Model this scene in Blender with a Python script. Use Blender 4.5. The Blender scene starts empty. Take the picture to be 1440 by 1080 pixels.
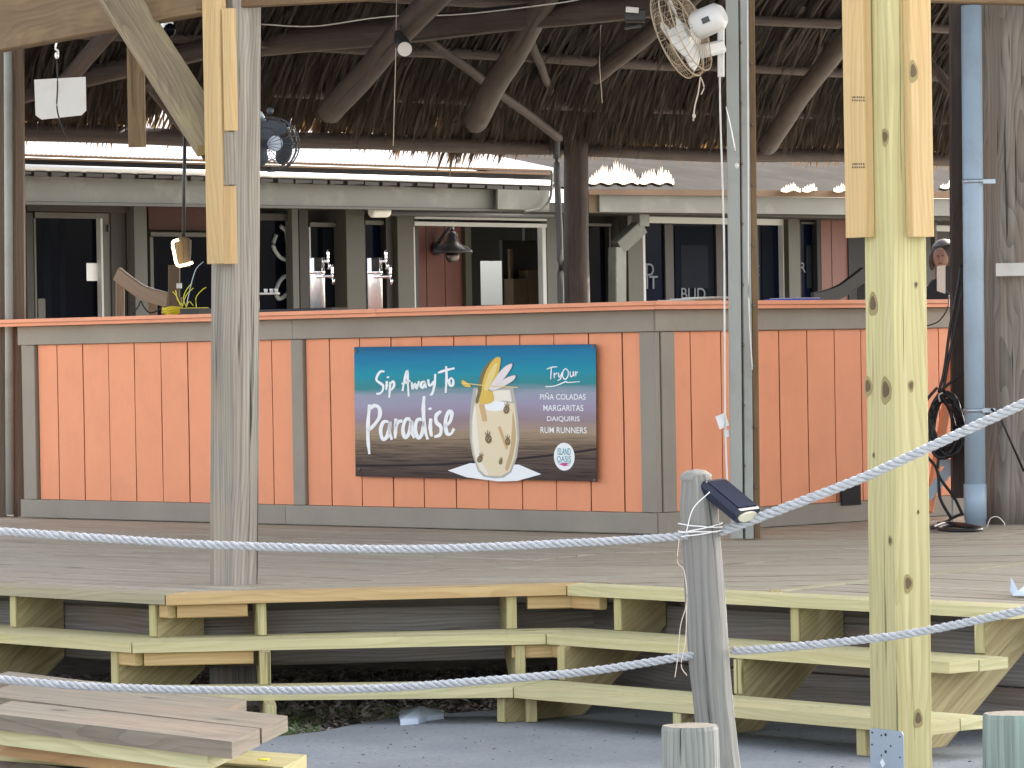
import bpy, math, random
from mathutils import Vector, Matrix, noise
random.seed(7)
V = Vector
sc = bpy.context.scene
COL = sc.collection

# ------------------------------------------------------------------ camera
K = 1.56
FPX = 3400.0*K
PITCH = math.atan(46/FPX); ROLL = math.radians(1.0); CZ = 0.876
cF = V((0, math.cos(PITCH), -math.sin(PITCH)))
cU0 = V((0, math.sin(PITCH), math.cos(PITCH))); cR0 = V((1, 0, 0))
cR = cR0*math.cos(ROLL) - cU0*math.sin(ROLL)
cU = cU0*math.cos(ROLL) + cR0*math.sin(ROLL)
cam_d = bpy.data.cameras.new('camera'); cam = bpy.data.objects.new('camera', cam_d); COL.objects.link(cam)
cam_d.sensor_width = 36; cam_d.lens = 36*FPX/1440; cam_d.clip_start = .1; cam_d.clip_end = 3000
M = Matrix((cR, cU, -cF)).transposed().to_4x4(); M.translation = V((0, 0, CZ)); cam.matrix_world = M
sc.camera = cam

# ------------------------------------------------------------------ world, sun, exposure
SUN_EL = math.radians(35); SUN_AZ = math.radians(42)     # azimuth from +Y towards +X
w = bpy.data.worlds.new('World'); sc.world = w; w.use_nodes = True
wn = w.node_tree.nodes; wl = w.node_tree.links
bg = wn['Background']; sky = wn.new('ShaderNodeTexSky'); sky.sky_type = 'NISHITA'; sky.sun_disc = False
sky.sun_elevation = SUN_EL; sky.sun_rotation = SUN_AZ
sky.air_density = 0.8; sky.dust_density = 4.0; sky.ozone_density = 0.4
hs_ = wn.new('ShaderNodeHueSaturation'); hs_.inputs['Saturation'].default_value = .42; wl.new(sky.outputs[0], hs_.inputs['Color'])
wt_ = wn.new('ShaderNodeMix'); wt_.data_type = 'RGBA'; wt_.blend_type = 'MULTIPLY'; wt_.inputs[0].default_value = 1; wt_.inputs[7].default_value = (1.0, .965, .93, 1)
wl.new(hs_.outputs[0], wt_.inputs[6]); wl.new(wt_.outputs[2], bg.inputs[0]); bg.inputs[1].default_value = 0.13
sd = bpy.data.lights.new('sun', 'SUN'); sd.energy = 4.0; sd.angle = math.radians(.6); sd.color = (1, .93, .82)
so = bpy.data.objects.new('sun', sd); COL.objects.link(so)
sdir = V((math.sin(SUN_AZ)*math.cos(SUN_EL), math.cos(SUN_AZ)*math.cos(SUN_EL), math.sin(SUN_EL)))
so.rotation_euler = sdir.to_track_quat('Z', 'Y').to_euler(); so.location = (0, 20, 30)
sc.view_settings.view_transform = 'Standard'; sc.view_settings.look = 'None'
sc.view_settings.gamma = 1; sc.view_settings.exposure = 2.62
try:
    sc.cycles.max_bounces = 8; sc.cycles.transparent_max_bounces = 16
except Exception: pass

# ------------------------------------------------------------------ measuring helpers (pixel of the photo -> place)
def ray(x, y): return cF + cR*((x-720)/FPX) + cU*((540-y)/FPX)
def P(x, y, d): v = ray(x, y); return V((0, 0, CZ)) + v*(d*K/v.y)       # d is a depth index: metres / K
def PZ(x, y, z): v = ray(x, y); return V((0, 0, CZ)) + v*((z-CZ)/v.z)
def PV(x, y, A, B, off=0.0):           # hit the vertical plane through A,B moved off metres away from the camera
    d = (V((B[0], B[1], 0))-V((A[0], A[1], 0))).normalized(); n = V((-d.y, d.x, 0))
    if n.y < 0: n = -n
    a = V((A[0], A[1], 0)) + n*off
    v = ray(x, y); k = (a.dot(n))/(v.dot(n)); return V((0, 0, CZ)) + v*k

# ------------------------------------------------------------------ materials
class NT:
    def __init__(s, name):
        s.m = bpy.data.materials.new(name); s.m.use_nodes = True; s.t = s.m.node_tree
        s.n = s.t.nodes; s.b = s.n['Principled BSDF']; s.out = s.n['Material Output']
    def new(s, typ, ins=None, **props):
        n = s.n.new('ShaderNode'+typ)
        for k, v in props.items(): setattr(n, k, v)
        for k, v in (ins or {}).items(): s.set(n.inputs[k], v)
        return n
    def set(s, inp, v):
        if isinstance(v, bpy.types.Node): v = v.outputs[0]
        if isinstance(v, bpy.types.NodeSocket): s.t.links.new(v, inp)
        else: inp.default_value = v
    def math(s, op, a, b=0.0, clamp=False):
        n = s.new('Math', operation=op, use_clamp=clamp); s.set(n.inputs[0], a); s.set(n.inputs[1], b); return n.outputs[0]
    def mix(s, f, a, b, mode='MIX'):
        n = s.new('Mix', data_type='RGBA', blend_type=mode)
        s.set(n.inputs[0], f); s.set(n.inputs[6], a); s.set(n.inputs[7], b); return n.outputs[2]
    def ramp(s, f, stops, interp='LINEAR'):
        n = s.new('ValToRGB'); s.set(n.inputs[0], f); cr = n.color_ramp; cr.interpolation = interp
        while len(cr.elements) < len(stops): cr.elements.new(.5)
        for e, (p, c) in zip(cr.elements, stops): e.position = p; e.color = c if len(c) == 4 else (*c, 1)
        return n.outputs[0]
    def noise(s, vec, scale, detail=4, rough=.55, dist=0):
        n = s.new('TexNoise', {'Scale': scale, 'Detail': detail, 'Roughness': rough, 'Distortion': dist})
        if vec is not None: s.set(n.inputs['Vector'], vec)
        return n.outputs['Fac']
    def vm(s, op, a, b):
        n = s.new('VectorMath', operation=op); s.set(n.inputs[0], a); s.set(n.inputs[1], b); return n.outputs[0]
    def fin(s, col=None, rough=None, bump=None, bs=.3, bd=.01, **kw):
        if col is not None: s.set(s.b.inputs['Base Color'], col)
        if rough is not None: s.set(s.b.inputs['Roughness'], rough)
        for k, v in kw.items(): s.set(s.b.inputs[k.replace('_', ' ')], v)
        if bump is not None:
            n = s.new('Bump', {'Strength': bs, 'Distance': bd}); s.set(n.inputs['Height'], bump); s.set(s.b.inputs['Normal'], n.outputs[0])
        return s.m
def c4(c): return (*c, 1)
MATS = {}
def wood(name, light, dark, grain=1.0, knots=0.0, crack=0.3, stain=None, stain_amt=0.0, rough=.75, bump=.35, freq=26*2.2, fig=1.0):
    """lumber whose grain runs along UV.x (metres)"""
    s = NT(name)
    uv = s.new('UVMap').outputs[0]; oi = s.new('ObjectInfo').outputs['Random']
    off = s.new('CombineXYZ', {'X': s.math('MULTIPLY', oi, 37.0), 'Y': s.math('MULTIPLY', oi, 11.0), 'Z': s.math('MULTIPLY', oi, 5.0)}).outputs[0]
    p = s.vm('ADD', uv, off)
    # knots
    pk = s.vm('MULTIPLY', p, (2.2, 5.5, 1.0))
    vor = s.new('TexVoronoi', {'Scale': 1.0, 'Randomness': 1.0}, feature='F1'); s.set(vor.inputs['Vector'], pk)
    kd = vor.outputs['Distance']
    pw = s.vm('MULTIPLY', p, (.9, 5.0, 1))
    warp = s.noise(pw, 1.0, 2, .5)
    sep = s.new('SeparateXYZ'); s.set(sep.inputs[0], p)
    kinf = s.new('MapRange', {'From Min': 0.0, 'From Max': .5, 'To Min': 1.0, 'To Max': 0.0}); s.set(kinf.inputs['Value'], kd)
    kk = s.math('MULTIPLY', s.math('POWER', kinf.outputs[0], 2.0), 1.2*knots)
    ph = s.math('ADD', s.math('MULTIPLY', sep.outputs[1], freq), s.math('MULTIPLY', warp, 9.0*fig))
    ph = s.math('ADD', ph, s.math('MULTIPLY', kk, 2.0))
    ring = s.math('FRACT', ph)
    ring = s.math('POWER', ring, 2.0)
    fib = s.noise(s.vm('MULTIPLY', p, (2.0, 95.0, 1)), 1.0, 4, .65)
    fib2 = s.noise(s.vm('MULTIPLY', p, (.9, 34.0, 1)), 1.0, 5, .65)
    blotch = s.noise(s.vm('MULTIPLY', p, (1.5, 6.0, 1)), 1.0, 4, .6)
    f = s.math('ADD', s.math('MULTIPLY', ring, .42*grain), s.math('MULTIPLY', fib, .50*grain))
    f = s.math('ADD', f, s.math('MULTIPLY', s.math('SUBTRACT', fib2, .5), 1.7*grain), True)
    mid = [a*.55+b*.45 for a, b in zip(light, dark)]
    col = s.ramp(f, [(0.08, [min(1,x*1.08) for x in light]), (.45, mid), (.9, dark)])
    col = s.mix(s.math('MULTIPLY', s.math('SUBTRACT', blotch, .38), 1.1, True), col, c4([x*.72 for x in light]), 'MIX')
    col = s.mix(s.math('MULTIPLY', oi, .5), col, c4([mid[0]*.95, mid[1]*.84, mid[2]*.8]))
    if stain is not None:
        sf = s.noise(s.vm('MULTIPLY', p, (1.1, 3.5, 1)), 1.3, 3, .6)
        sf = s.new('MapRange', {'From Min': .5, 'From Max': .68}); 
        s.set(sf.inputs['Value'], s.noise(s.vm('MULTIPLY', p, (1.6, 4.5, 1)), 1.0, 4, .62))
        col = s.mix(s.math('MULTIPLY', sf.outputs[0], stain_amt), col, c4(stain))
    if knots > 0:
        core = s.new('MapRange', {'From Min': .05, 'From Max': .13, 'To Min': 1.0, 'To Max': 0.0}); s.set(core.inputs['Value'], kd)
        # only some cells carry a knot
        sel = s.new('SeparateColor'); s.set(sel.inputs[0], vor.outputs['Color'])
        km = s.math('MULTIPLY', core.outputs[0], s.math('LESS_THAN', sel.outputs[0], .45*knots))
        col = s.mix(s.math('MULTIPLY', km, .85), col, c4([x*.33 for x in dark]))
    ck = s.noise(s.vm('MULTIPLY', p, (1.3, 48.0, 1)), 1.0, 3, .5, .2)
    cm = s.new('MapRange', {'From Min': .64, 'From Max': .70}); s.set(cm.inputs['Value'], ck)
    cmv = s.math('MULTIPLY', cm.outputs[0], crack)
    col = s.mix(cmv, col, c4([x*.25 for x in dark]))
    h = s.math('SUBTRACT', s.math('ADD', s.math('MULTIPLY', fib, .5), s.math('MULTIPLY', fib2, .5)), s.math('MULTIPLY', cmv, 1.5))
    MATS[name] = s.fin(col, rough, h, bump, .004); return MATS[name]

wood('new_pine', (.53, .49, .26), (.30, .27, .10), .9, .35, .75, (.50, .49, .24), .55, freq=44)
wood('new_pine_tread', (.62, .59, .35), (.38, .355, .15), .8, .5, .2, (.38, .385, .21), .5, freq=44)
wood('fresh_pine', (.56, .42, .21), (.38, .24, .09), .8, .5, .15, (.58, .36, .15), .5, freq=48)
wood('stringer_pine', (.52, .46, .25), (.24, .19, .085), 1.0, .3, .3, (.22, .16, .09), .65, freq=39)
wood('weathered_grey', (.42, .40, .35), (.12, .105, .085), 1.2, .8, 1.0, (.36, .30, .20), .5, bump=.6, freq=66)
wood('piling_grey', (.27, .28, .265), (.085, .09, .083), 1.1, .4, 1.0, (.27, .29, .22), .5, bump=.8, freq=26*2.2)
wood('piling_green', (.24, .30, .265), (.09, .125, .11), 1.1, .0, 1.0, (.22, .34, .28), .7, bump=.8, freq=26*2.2)
wood('deck_board', (.50, .465, .37), (.20, .175, .13), 1.1, .2, .6, (.34, .26, .18), .6, freq=44)
wood('deck_edge', (.44, .42, .29), (.24, .22, .13), 1.0, .3, .4, (.34, .31, .21), .6, freq=44)
wood('rim_board', (.26, .245, .225), (.09, .082, .075), 1.0, .2, .6, (.20, .12, .06), .45, freq=66)
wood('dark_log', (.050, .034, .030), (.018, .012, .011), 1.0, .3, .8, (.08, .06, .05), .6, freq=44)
wood('pole_grey', (.32, .285, .245), (.10, .085, .07), 1.1, .5, 1.0, (.22, .16, .11), .6, bump=.8, freq=35, fig=1.6)
wood('brown_beam', (.19, .125, .06), (.075, .045, .02), .9, .5, .4, (.26, .17, .08), .6, freq=30)
wood('lumber_brown', (.245, .22, .17), (.10, .085, .06), 1.0, .3, .5, (.26, .19, .14), .6, freq=30, fig=1.6)
wood('lumber_orange', (.50, .31, .15), (.33, .18, .07), .8, .2, .2, freq=30)
wood('brown_post', (.15, .105, .07), (.07, .045, .03), 1.0, .4, .6, freq=48)
wood('stool_brown', (.20, .14, .085), (.12, .08, .045), .6, 0, .1, freq=30, rough=.5)

wood('brace_wood', (.29, .235, .15), (.13, .10, .06), 1.1, .3, .6, (.33, .29, .15), .7, bump=.4, freq=34, fig=1.6)
END_EXTRA = 1
def endgrain(name, light, dark):
    s = NT(name); uv = s.new('UVMap').outputs[0]
    wv = s.new('TexWave', {'Scale': 28.0, 'Distortion': 3.0, 'Detail': 2.0}, wave_type='RINGS', rings_direction='Z'); s.set(wv.inputs['Vector'], uv)
    n = s.noise(uv, 90, 3)
    f = s.math('ADD', s.math('MULTIPLY', wv.outputs['Fac'], .25), s.math('MULTIPLY', n, .65))
    MATS[name] = s.fin(s.ramp(f, [(.1, light), (.9, dark)]), .8, f, .4, .003)
endgrain('end_new', (.62, .52, .28), (.42, .30, .12))
endgrain('end_grey', (.34, .31, .25), (.14, .12, .09))
endgrain('end_dark', (.16, .12, .09), (.06, .04, .03))
END = dict(brace_wood='end_new', new_pine='end_new', new_pine_tread='end_new', fresh_pine='end_new', stringer_pine='end_new', weathered_grey='end_grey', piling_grey='end_grey',
           piling_green='end_grey', deck_board='end_grey', deck_edge='end_new', rim_board='end_dark', dark_log='end_dark', pole_grey='end_grey',
           brown_beam='end_new', lumber_brown='end_grey', lumber_orange='end_new', brown_post='end_dark', stool_brown='end_dark')

def paint(name, col, var=.12, rough=.6, bump=.25, dirt=None, dirt_amt=.3, grain=True, along=(1, 1, 1), spec=.4):
    s = NT(name); tc = s.new('TexCoord').outputs['Object']; oi = s.new('ObjectInfo').outputs['Random']
    off = s.new('CombineXYZ', {'X': s.math('MULTIPLY', oi, 17.0), 'Y': s.math('MULTIPLY', oi, 9.0), 'Z': s.math('MULTIPLY', oi, 23.0)}).outputs[0]
    p = s.vm('ADD', tc, off)
    n1 = s.noise(s.vm('MULTIPLY', p, along), 2.2, 5, .6)
    n2 = s.noise(s.vm('MULTIPLY', p, (40, 40, 4)) if grain else p, 1.0 if grain else 60, 4, .6)
    col2 = [x*(1-var*1.5) for x in col]; col3 = [min(1, x*(1+var*.6)) for x in col]
    c = s.ramp(n1, [(.3, col2), (.7, col3)])
    c = s.mix(s.math('MULTIPLY', n2, .25), c, c4([x*.8 for x in col]))
    c = s.mix(s.math('MULTIPLY', oi, var*1.2), c, c4([x*.78 for x in col]))
    if dirt:
        dm = s.new('MapRange', {'From Min': .52, 'From Max': .75}); s.set(dm.inputs['Value'], s.noise(p, 3.5, 6, .65))
        c = s.mix(s.math('MULTIPLY', dm.outputs[0], dirt_amt), c, c4(dirt))
    MATS[name] = s.fin(c, rough, n2, bump, .003, Specular_IOR_Level=spec); return MATS[name]
paint('orange_paint', (.82, .325, .17), .05, .55, .12, (.45, .20, .11), .25)
paint('counter_orange', (.80, .33, .185), .07, .45, .3, (.45, .22, .13), .3)
paint('trim_paint', (.30, .268, .222), .10, .6, .35, (.20, .18, .15), .4)
paint('fascia_grey', (.125, .13, .115), .08, .45, .15, (.24, .25, .22), .5, grain=False)
paint('olive_trim', (.052, .050, .037), .1, .6, .2)
paint('grey_trim', (.075, .075, .066), .1, .6, .2)
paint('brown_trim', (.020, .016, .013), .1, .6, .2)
paint('red_wall', (.11, .036, .025), .1, .6, .3)
paint('dark_red', (.06, .02, .014), .1, .7, .2)
paint('white_frame', (.40, .41, .40), .04, .4, .05, grain=False)
paint('grey_board', (.37, .385, .36), .1, .7, .4, (.24, .23, .19), .7)
paint('grey_board_dark', (.17, .15, .12), .15, .8, .4)
paint('pvc_blue', (.36, .47, .58), .05, .38, .05, (.25, .27, .30), .55, grain=False)
paint('steel', (.42, .50, .58), .08, .35, .05, grain=False); MATS['steel'].node_tree.nodes['Principled BSDF'].inputs['Metallic'].default_value = .55
paint('dark_metal', (.03, .03, .032), .1, .4, .05, grain=False)
paint('black_rubber', (.018, .018, .02), .1, .45, .1, grain=False)
paint('navy_plastic', (.012, .017, .035), .05, .35, .03, grain=False)
paint('white_plastic', (.74, .74, .72), .04, .35, .03, (.45, .38, .28), .5, grain=False)
paint('off_white', (.62, .61, .57), .06, .5, .05, (.35, .30, .22), .5, grain=False)
paint('conduit_grey', (.06, .063, .07), .1, .4, .05, grain=False)
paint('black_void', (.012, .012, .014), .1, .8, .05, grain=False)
paint('cardboard', (.12, .085, .05), .1, .8, .1, grain=False)
paint('white_paper', (.80, .82, .84), .03, .7, .05, grain=False)
paint('sky_paper', (.62, .72, .84), .05, .7, .1, grain=False)
paint('yellow_plastic', (.72, .62, .04), .05, .4, .05, grain=False)
paint('yellow_tag', (.85, .80, .05), .03, .5, .02, grain=False)
paint('blue_plastic', (.03, .06, .45), .05, .4, .02, grain=False)
paint('twine', (.66, .55, .45), .08, .8, .1, grain=False)
paint('white_twine', (.80, .80, .78), .04, .8, .1, grain=False)
paint('knot_brown', (.13, .09, .05), .2, .8, .3, grain=False)
paint('knot_halo', (.30, .25, .11), .15, .8, .3, grain=False)
paint('lath_brown', (.16, .10, .06), .2, .8, .2)
paint('gutter_white', (.85, .86, .86), .02, .15, .0, grain=False, spec=.8)
paint('glare_gold', (.115, .075, .028), .04, .5, .05, grain=False)  # sun glare on the rear roof, put into a colour
paint('fan_blue', (.055, .07, .09), .05, .5, .05, grain=False)
paint('rust_cage', (.50, .40, .28), .15, .5, .05, (.30, .14, .05), .6, grain=False)
paint('print_white', (.86, .90, .93), .01, .45, .0, grain=False)
paint('ink_grey', (.10, .08, .06), .01, .8, .0, grain=False)

def metal(name, col, rough):
    s = NT(name); MATS[name] = s.fin(c4(col), s.math('ADD', s.math('MULTIPLY', s.noise(s.new('TexCoord').outputs['Object'], 30, 3), .15), rough), Metallic=1.0)
metal('chrome', (.9, .9, .92), .06); metal('brushed', (.9, .9, .9), .25); MATS['brushed'].node_tree.nodes['Principled BSDF'].inputs['Metallic'].default_value = .45
metal('gunmetal', (.16, .14, .13), .3)
def glassy(name, col, rough=.04, spec=.5):
    s = NT(name); tc = s.new('TexCoord').outputs['Object']
    n = s.noise(tc, 1.2, 2); MATS[name] = s.fin(s.ramp(n, [(.35, [x*.5 for x in col]), (.7, col)]), rough, n, .05, .02, Specular_IOR_Level=spec)
glassy('dark_glass', (.003, .004, .008), .03, .03)
glassy('blue_glass', (.003, .006, .018), .03, .04)
glassy('solar_cell', (.008, .014, .04), .5, .02)
glassy('phone_glass', (.05, .05, .06), .1)
s = NT('mirror_pane'); MATS['mirror_pane'] = s.fin(c4((.9, .92, .92)), .02, Metallic=1.0)
s = NT('lamp_lens'); MATS['lamp_lens'] = s.fin(c4((.85, .82, .62)), .3, s.new('TexVoronoi', {'Scale': 60.0}).outputs['Distance'], .6, .01)
s = NT('led_glow'); MATS['led_glow'] = s.fin(c4((1, .85, .5)), .4, Emission_Color=c4((1, .78, .42)), Emission_Strength=2.2)
# tin roof
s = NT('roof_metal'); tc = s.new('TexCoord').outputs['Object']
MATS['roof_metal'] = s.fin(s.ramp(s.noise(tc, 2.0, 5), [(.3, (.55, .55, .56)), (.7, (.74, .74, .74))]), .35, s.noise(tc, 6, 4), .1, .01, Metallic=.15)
s = NT('roof_metal_shaded'); tc = s.new('TexCoord').outputs['Object']
MATS['roof_metal_shaded'] = s.fin(Specular_IOR_Level=.08, col=s.ramp(s.noise(tc, 2.0, 5), [(.3, (.030, .027, .025)), (.7, (.060, .055, .051))]), rough=.75, bump=s.noise(tc, 6, 4), bs=.1, bd=.01)  # darker copy of the roof metal, with shade put into its colour
# thatch
s = NT('thatch_straw'); oi = s.new('UVMap').outputs[0]
sepu = s.new('SeparateXYZ'); s.set(sepu.inputs[0], oi)
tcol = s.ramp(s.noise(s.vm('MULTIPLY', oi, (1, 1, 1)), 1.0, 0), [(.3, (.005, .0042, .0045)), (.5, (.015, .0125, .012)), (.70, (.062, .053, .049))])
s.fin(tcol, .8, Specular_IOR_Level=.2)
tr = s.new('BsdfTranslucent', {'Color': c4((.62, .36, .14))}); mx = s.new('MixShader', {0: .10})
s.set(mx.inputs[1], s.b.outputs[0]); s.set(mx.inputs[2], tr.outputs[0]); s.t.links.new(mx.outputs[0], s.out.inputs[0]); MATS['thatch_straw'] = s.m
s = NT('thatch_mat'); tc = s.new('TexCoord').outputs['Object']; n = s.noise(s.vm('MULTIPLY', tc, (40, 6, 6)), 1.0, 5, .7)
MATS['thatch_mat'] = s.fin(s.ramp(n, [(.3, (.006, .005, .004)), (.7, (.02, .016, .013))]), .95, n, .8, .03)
# rope
s = NT('rope_fibre'); uv = s.new('UVMap').outputs[0]; n = s.noise(s.vm('MULTIPLY', uv, (60, 400, 1)), 1.0, 4, .6)
MATS['rope_fibre'] = s.fin(s.ramp(n, [(.25, (.19, .20, .215)), (.7, (.56, .585, .61))]), .9, n, .6, .003)
# concrete
s = NT('concrete'); tc = s.new('TexCoord').outputs['Object']
a = s.noise(tc, 1.3, 6, .6); b = s.noise(tc, 55, 4, .7); v1 = s.new('TexVoronoi', {'Scale': 120.0}); s.set(v1.inputs['Vector'], tc)
c = s.ramp(a, [(.25, (.19, .21, .235)), (.5, (.26, .29, .315)), (.75, (.36, .39, .415))]); c = s.mix(s.math('MULTIPLY', s.math('POWER', b, 2.0), 1.2, True), c, c4((.10, .105, .11)))
sp = s.new('MapRange', {'From Min': .70, 'From Max': .74}); s.set(sp.inputs['Value'], s.noise(tc, 9, 5, .7)); c = s.mix(s.math('MULTIPLY', sp.outputs[0], .6), c, c4((.09, .09, .09)))
MATS['concrete'] = s.fin(c, .85, b, .35, .004)
s = NT('soil'); tc = s.new('TexCoord').outputs['Object']; a = s.noise(tc, 18, 8, .7)
MATS['soil'] = s.fin(s.ramp(a, [(.3, (.03, .026, .022)), (.7, (.13, .11, .09))]), .95, a, .9, .03)
s = NT('mulch'); oi = s.new('UVMap').outputs[0]
MATS['mulch'] = s.fin(s.ramp(s.noise(oi, 1.0, 0), [(.3, (.05, .04, .035)), (.5, (.15, .12, .10)), (.72, (.33, .31, .29))]), .9)
s = NT('grass'); oi = s.new('UVMap').outputs[0]
MATS['grass'] = s.fin(s.ramp(s.noise(oi, 1.0, 0), [(.3, (.05, .10, .025)), (.55, (.09, .16, .04)), (.75, (.22, .21, .09))]), .7)
s = NT('far_ground'); tc = s.new('TexCoord').outputs['Object']; MATS['far_ground'] = s.fin(s.ramp(s.noise(tc, .4, 5), [(.3, (.20, .19, .16)), (.7, (.30, .28, .24))]), .95)
s = NT('skin'); MATS['skin'] = s.fin(c4((.16, .075, .05)), .5)
s = NT('hair'); MATS['hair'] = s.fin(c4((.018, .010, .007)), .5)
s = NT('dark_cloth'); MATS['dark_cloth'] = s.fin(c4((.006, .006, .009)), .9)
# banner print: v=0 bottom .. 1 top
s = NT('banner_print'); uv = s.new('UVMap').outputs[0]; sp = s.new('SeparateXYZ'); s.set(sp.inputs[0], uv)
nw = s.noise(s.vm('MULTIPLY', uv, (2.5, 14, 1)), 1.0, 4, .55)
vv = s.math('ADD', sp.outputs[1], s.math('MULTIPLY', s.math('SUBTRACT', nw, .5), .12))
vv = s.math('SUBTRACT', vv, s.math('MULTIPLY', sp.outputs[0], .03))
sea = s.ramp(vv, [(.0, (.085, .06, .056)), (.12, (.15, .11, .092)), (.22, (.26, .19, .135)), (.33, (.40, .30, .205)), (.42, (.29, .22, .25)), (.54, (.33, .30, .43)),
                  (.62, (.30, .33, .42)), (.69, (.04, .24, .27)), (.78, (.012, .27, .38)), (.92, (.010, .18, .36)), (1.0, (.012, .10, .22))])
gr = s.noise(s.vm('MULTIPLY', uv, (5, 90, 1)), 1.0, 5, .65, .6)
lowm = s.new('MapRange', {'From Min': .40, 'From Max': .22}); s.set(lowm.inputs['Value'], sp.outputs[1])
sea = s.mix(s.math('MULTIPLY', lowm.outputs[0], s.math('POWER', s.math('MULTIPLY', gr, 1.5), 3.0)), sea, c4((.02, .013, .012)))
# seam between the printed planks
line = s.math('ABSOLUTE', s.math('SUBTRACT', sp.outputs[1], s.math('ADD', .085, s.math('MULTIPLY', s.math('MULTIPLY', sp.outputs[0], sp.outputs[0]), .15))))
lm = s.new('MapRange', {'From Min': .004, 'From Max': .012, 'To Min': 1, 'To Max': 0}); s.set(lm.inputs['Value'], line)
sea = s.mix(lm.outputs[0], sea, c4((.02, .015, .02)))
pb = s.noise(s.vm('MULTIPLY', uv, (3, 2, 1)), 1.0, 3)
MATS['banner_print'] = s.fin(sea, .4, pb, .3, .03, Specular_IOR_Level=.12)
def flat(name, col, rough=.45):
    s = NT(name); MATS[name] = s.fin(c4(col), rough)
flat('print_cream', (.74, .64, .44)); flat('print_cream_dark', (.52, .38, .20)); flat('print_ice', (.80, .76, .66)); flat('print_glass_edge', (.42, .42, .40))
flat('print_yellow', (.68, .46, .06)); flat('print_yellow_light', (.76, .60, .22)); flat('print_rind', (.15, .11, .03)); flat('print_petal', (.72, .68, .70)); flat('print_petal_line', (.18, .09, .06))
flat('print_brown', (.17, .10, .04)); flat('print_teal', (.03, .30, .36)); flat('print_pink', (.55, .05, .25)); flat('print_tan', (.60, .38, .18))
flat('poster_grey', (.20, .22, .22)); flat('decal_grey', (.13, .14, .165)); flat('pane_reflection', (.006, .008, .012), .9); flat('pane_reflection_pale', (.014, .016, .022), .9)
for m_ in ('pane_reflection', 'pane_reflection_pale', 'decal_grey'): MATS[m_].node_tree.nodes['Principled BSDF'].inputs['Specular IOR Level'].default_value = .02; flat('leaf_green', (.08, .14, .04))

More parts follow.
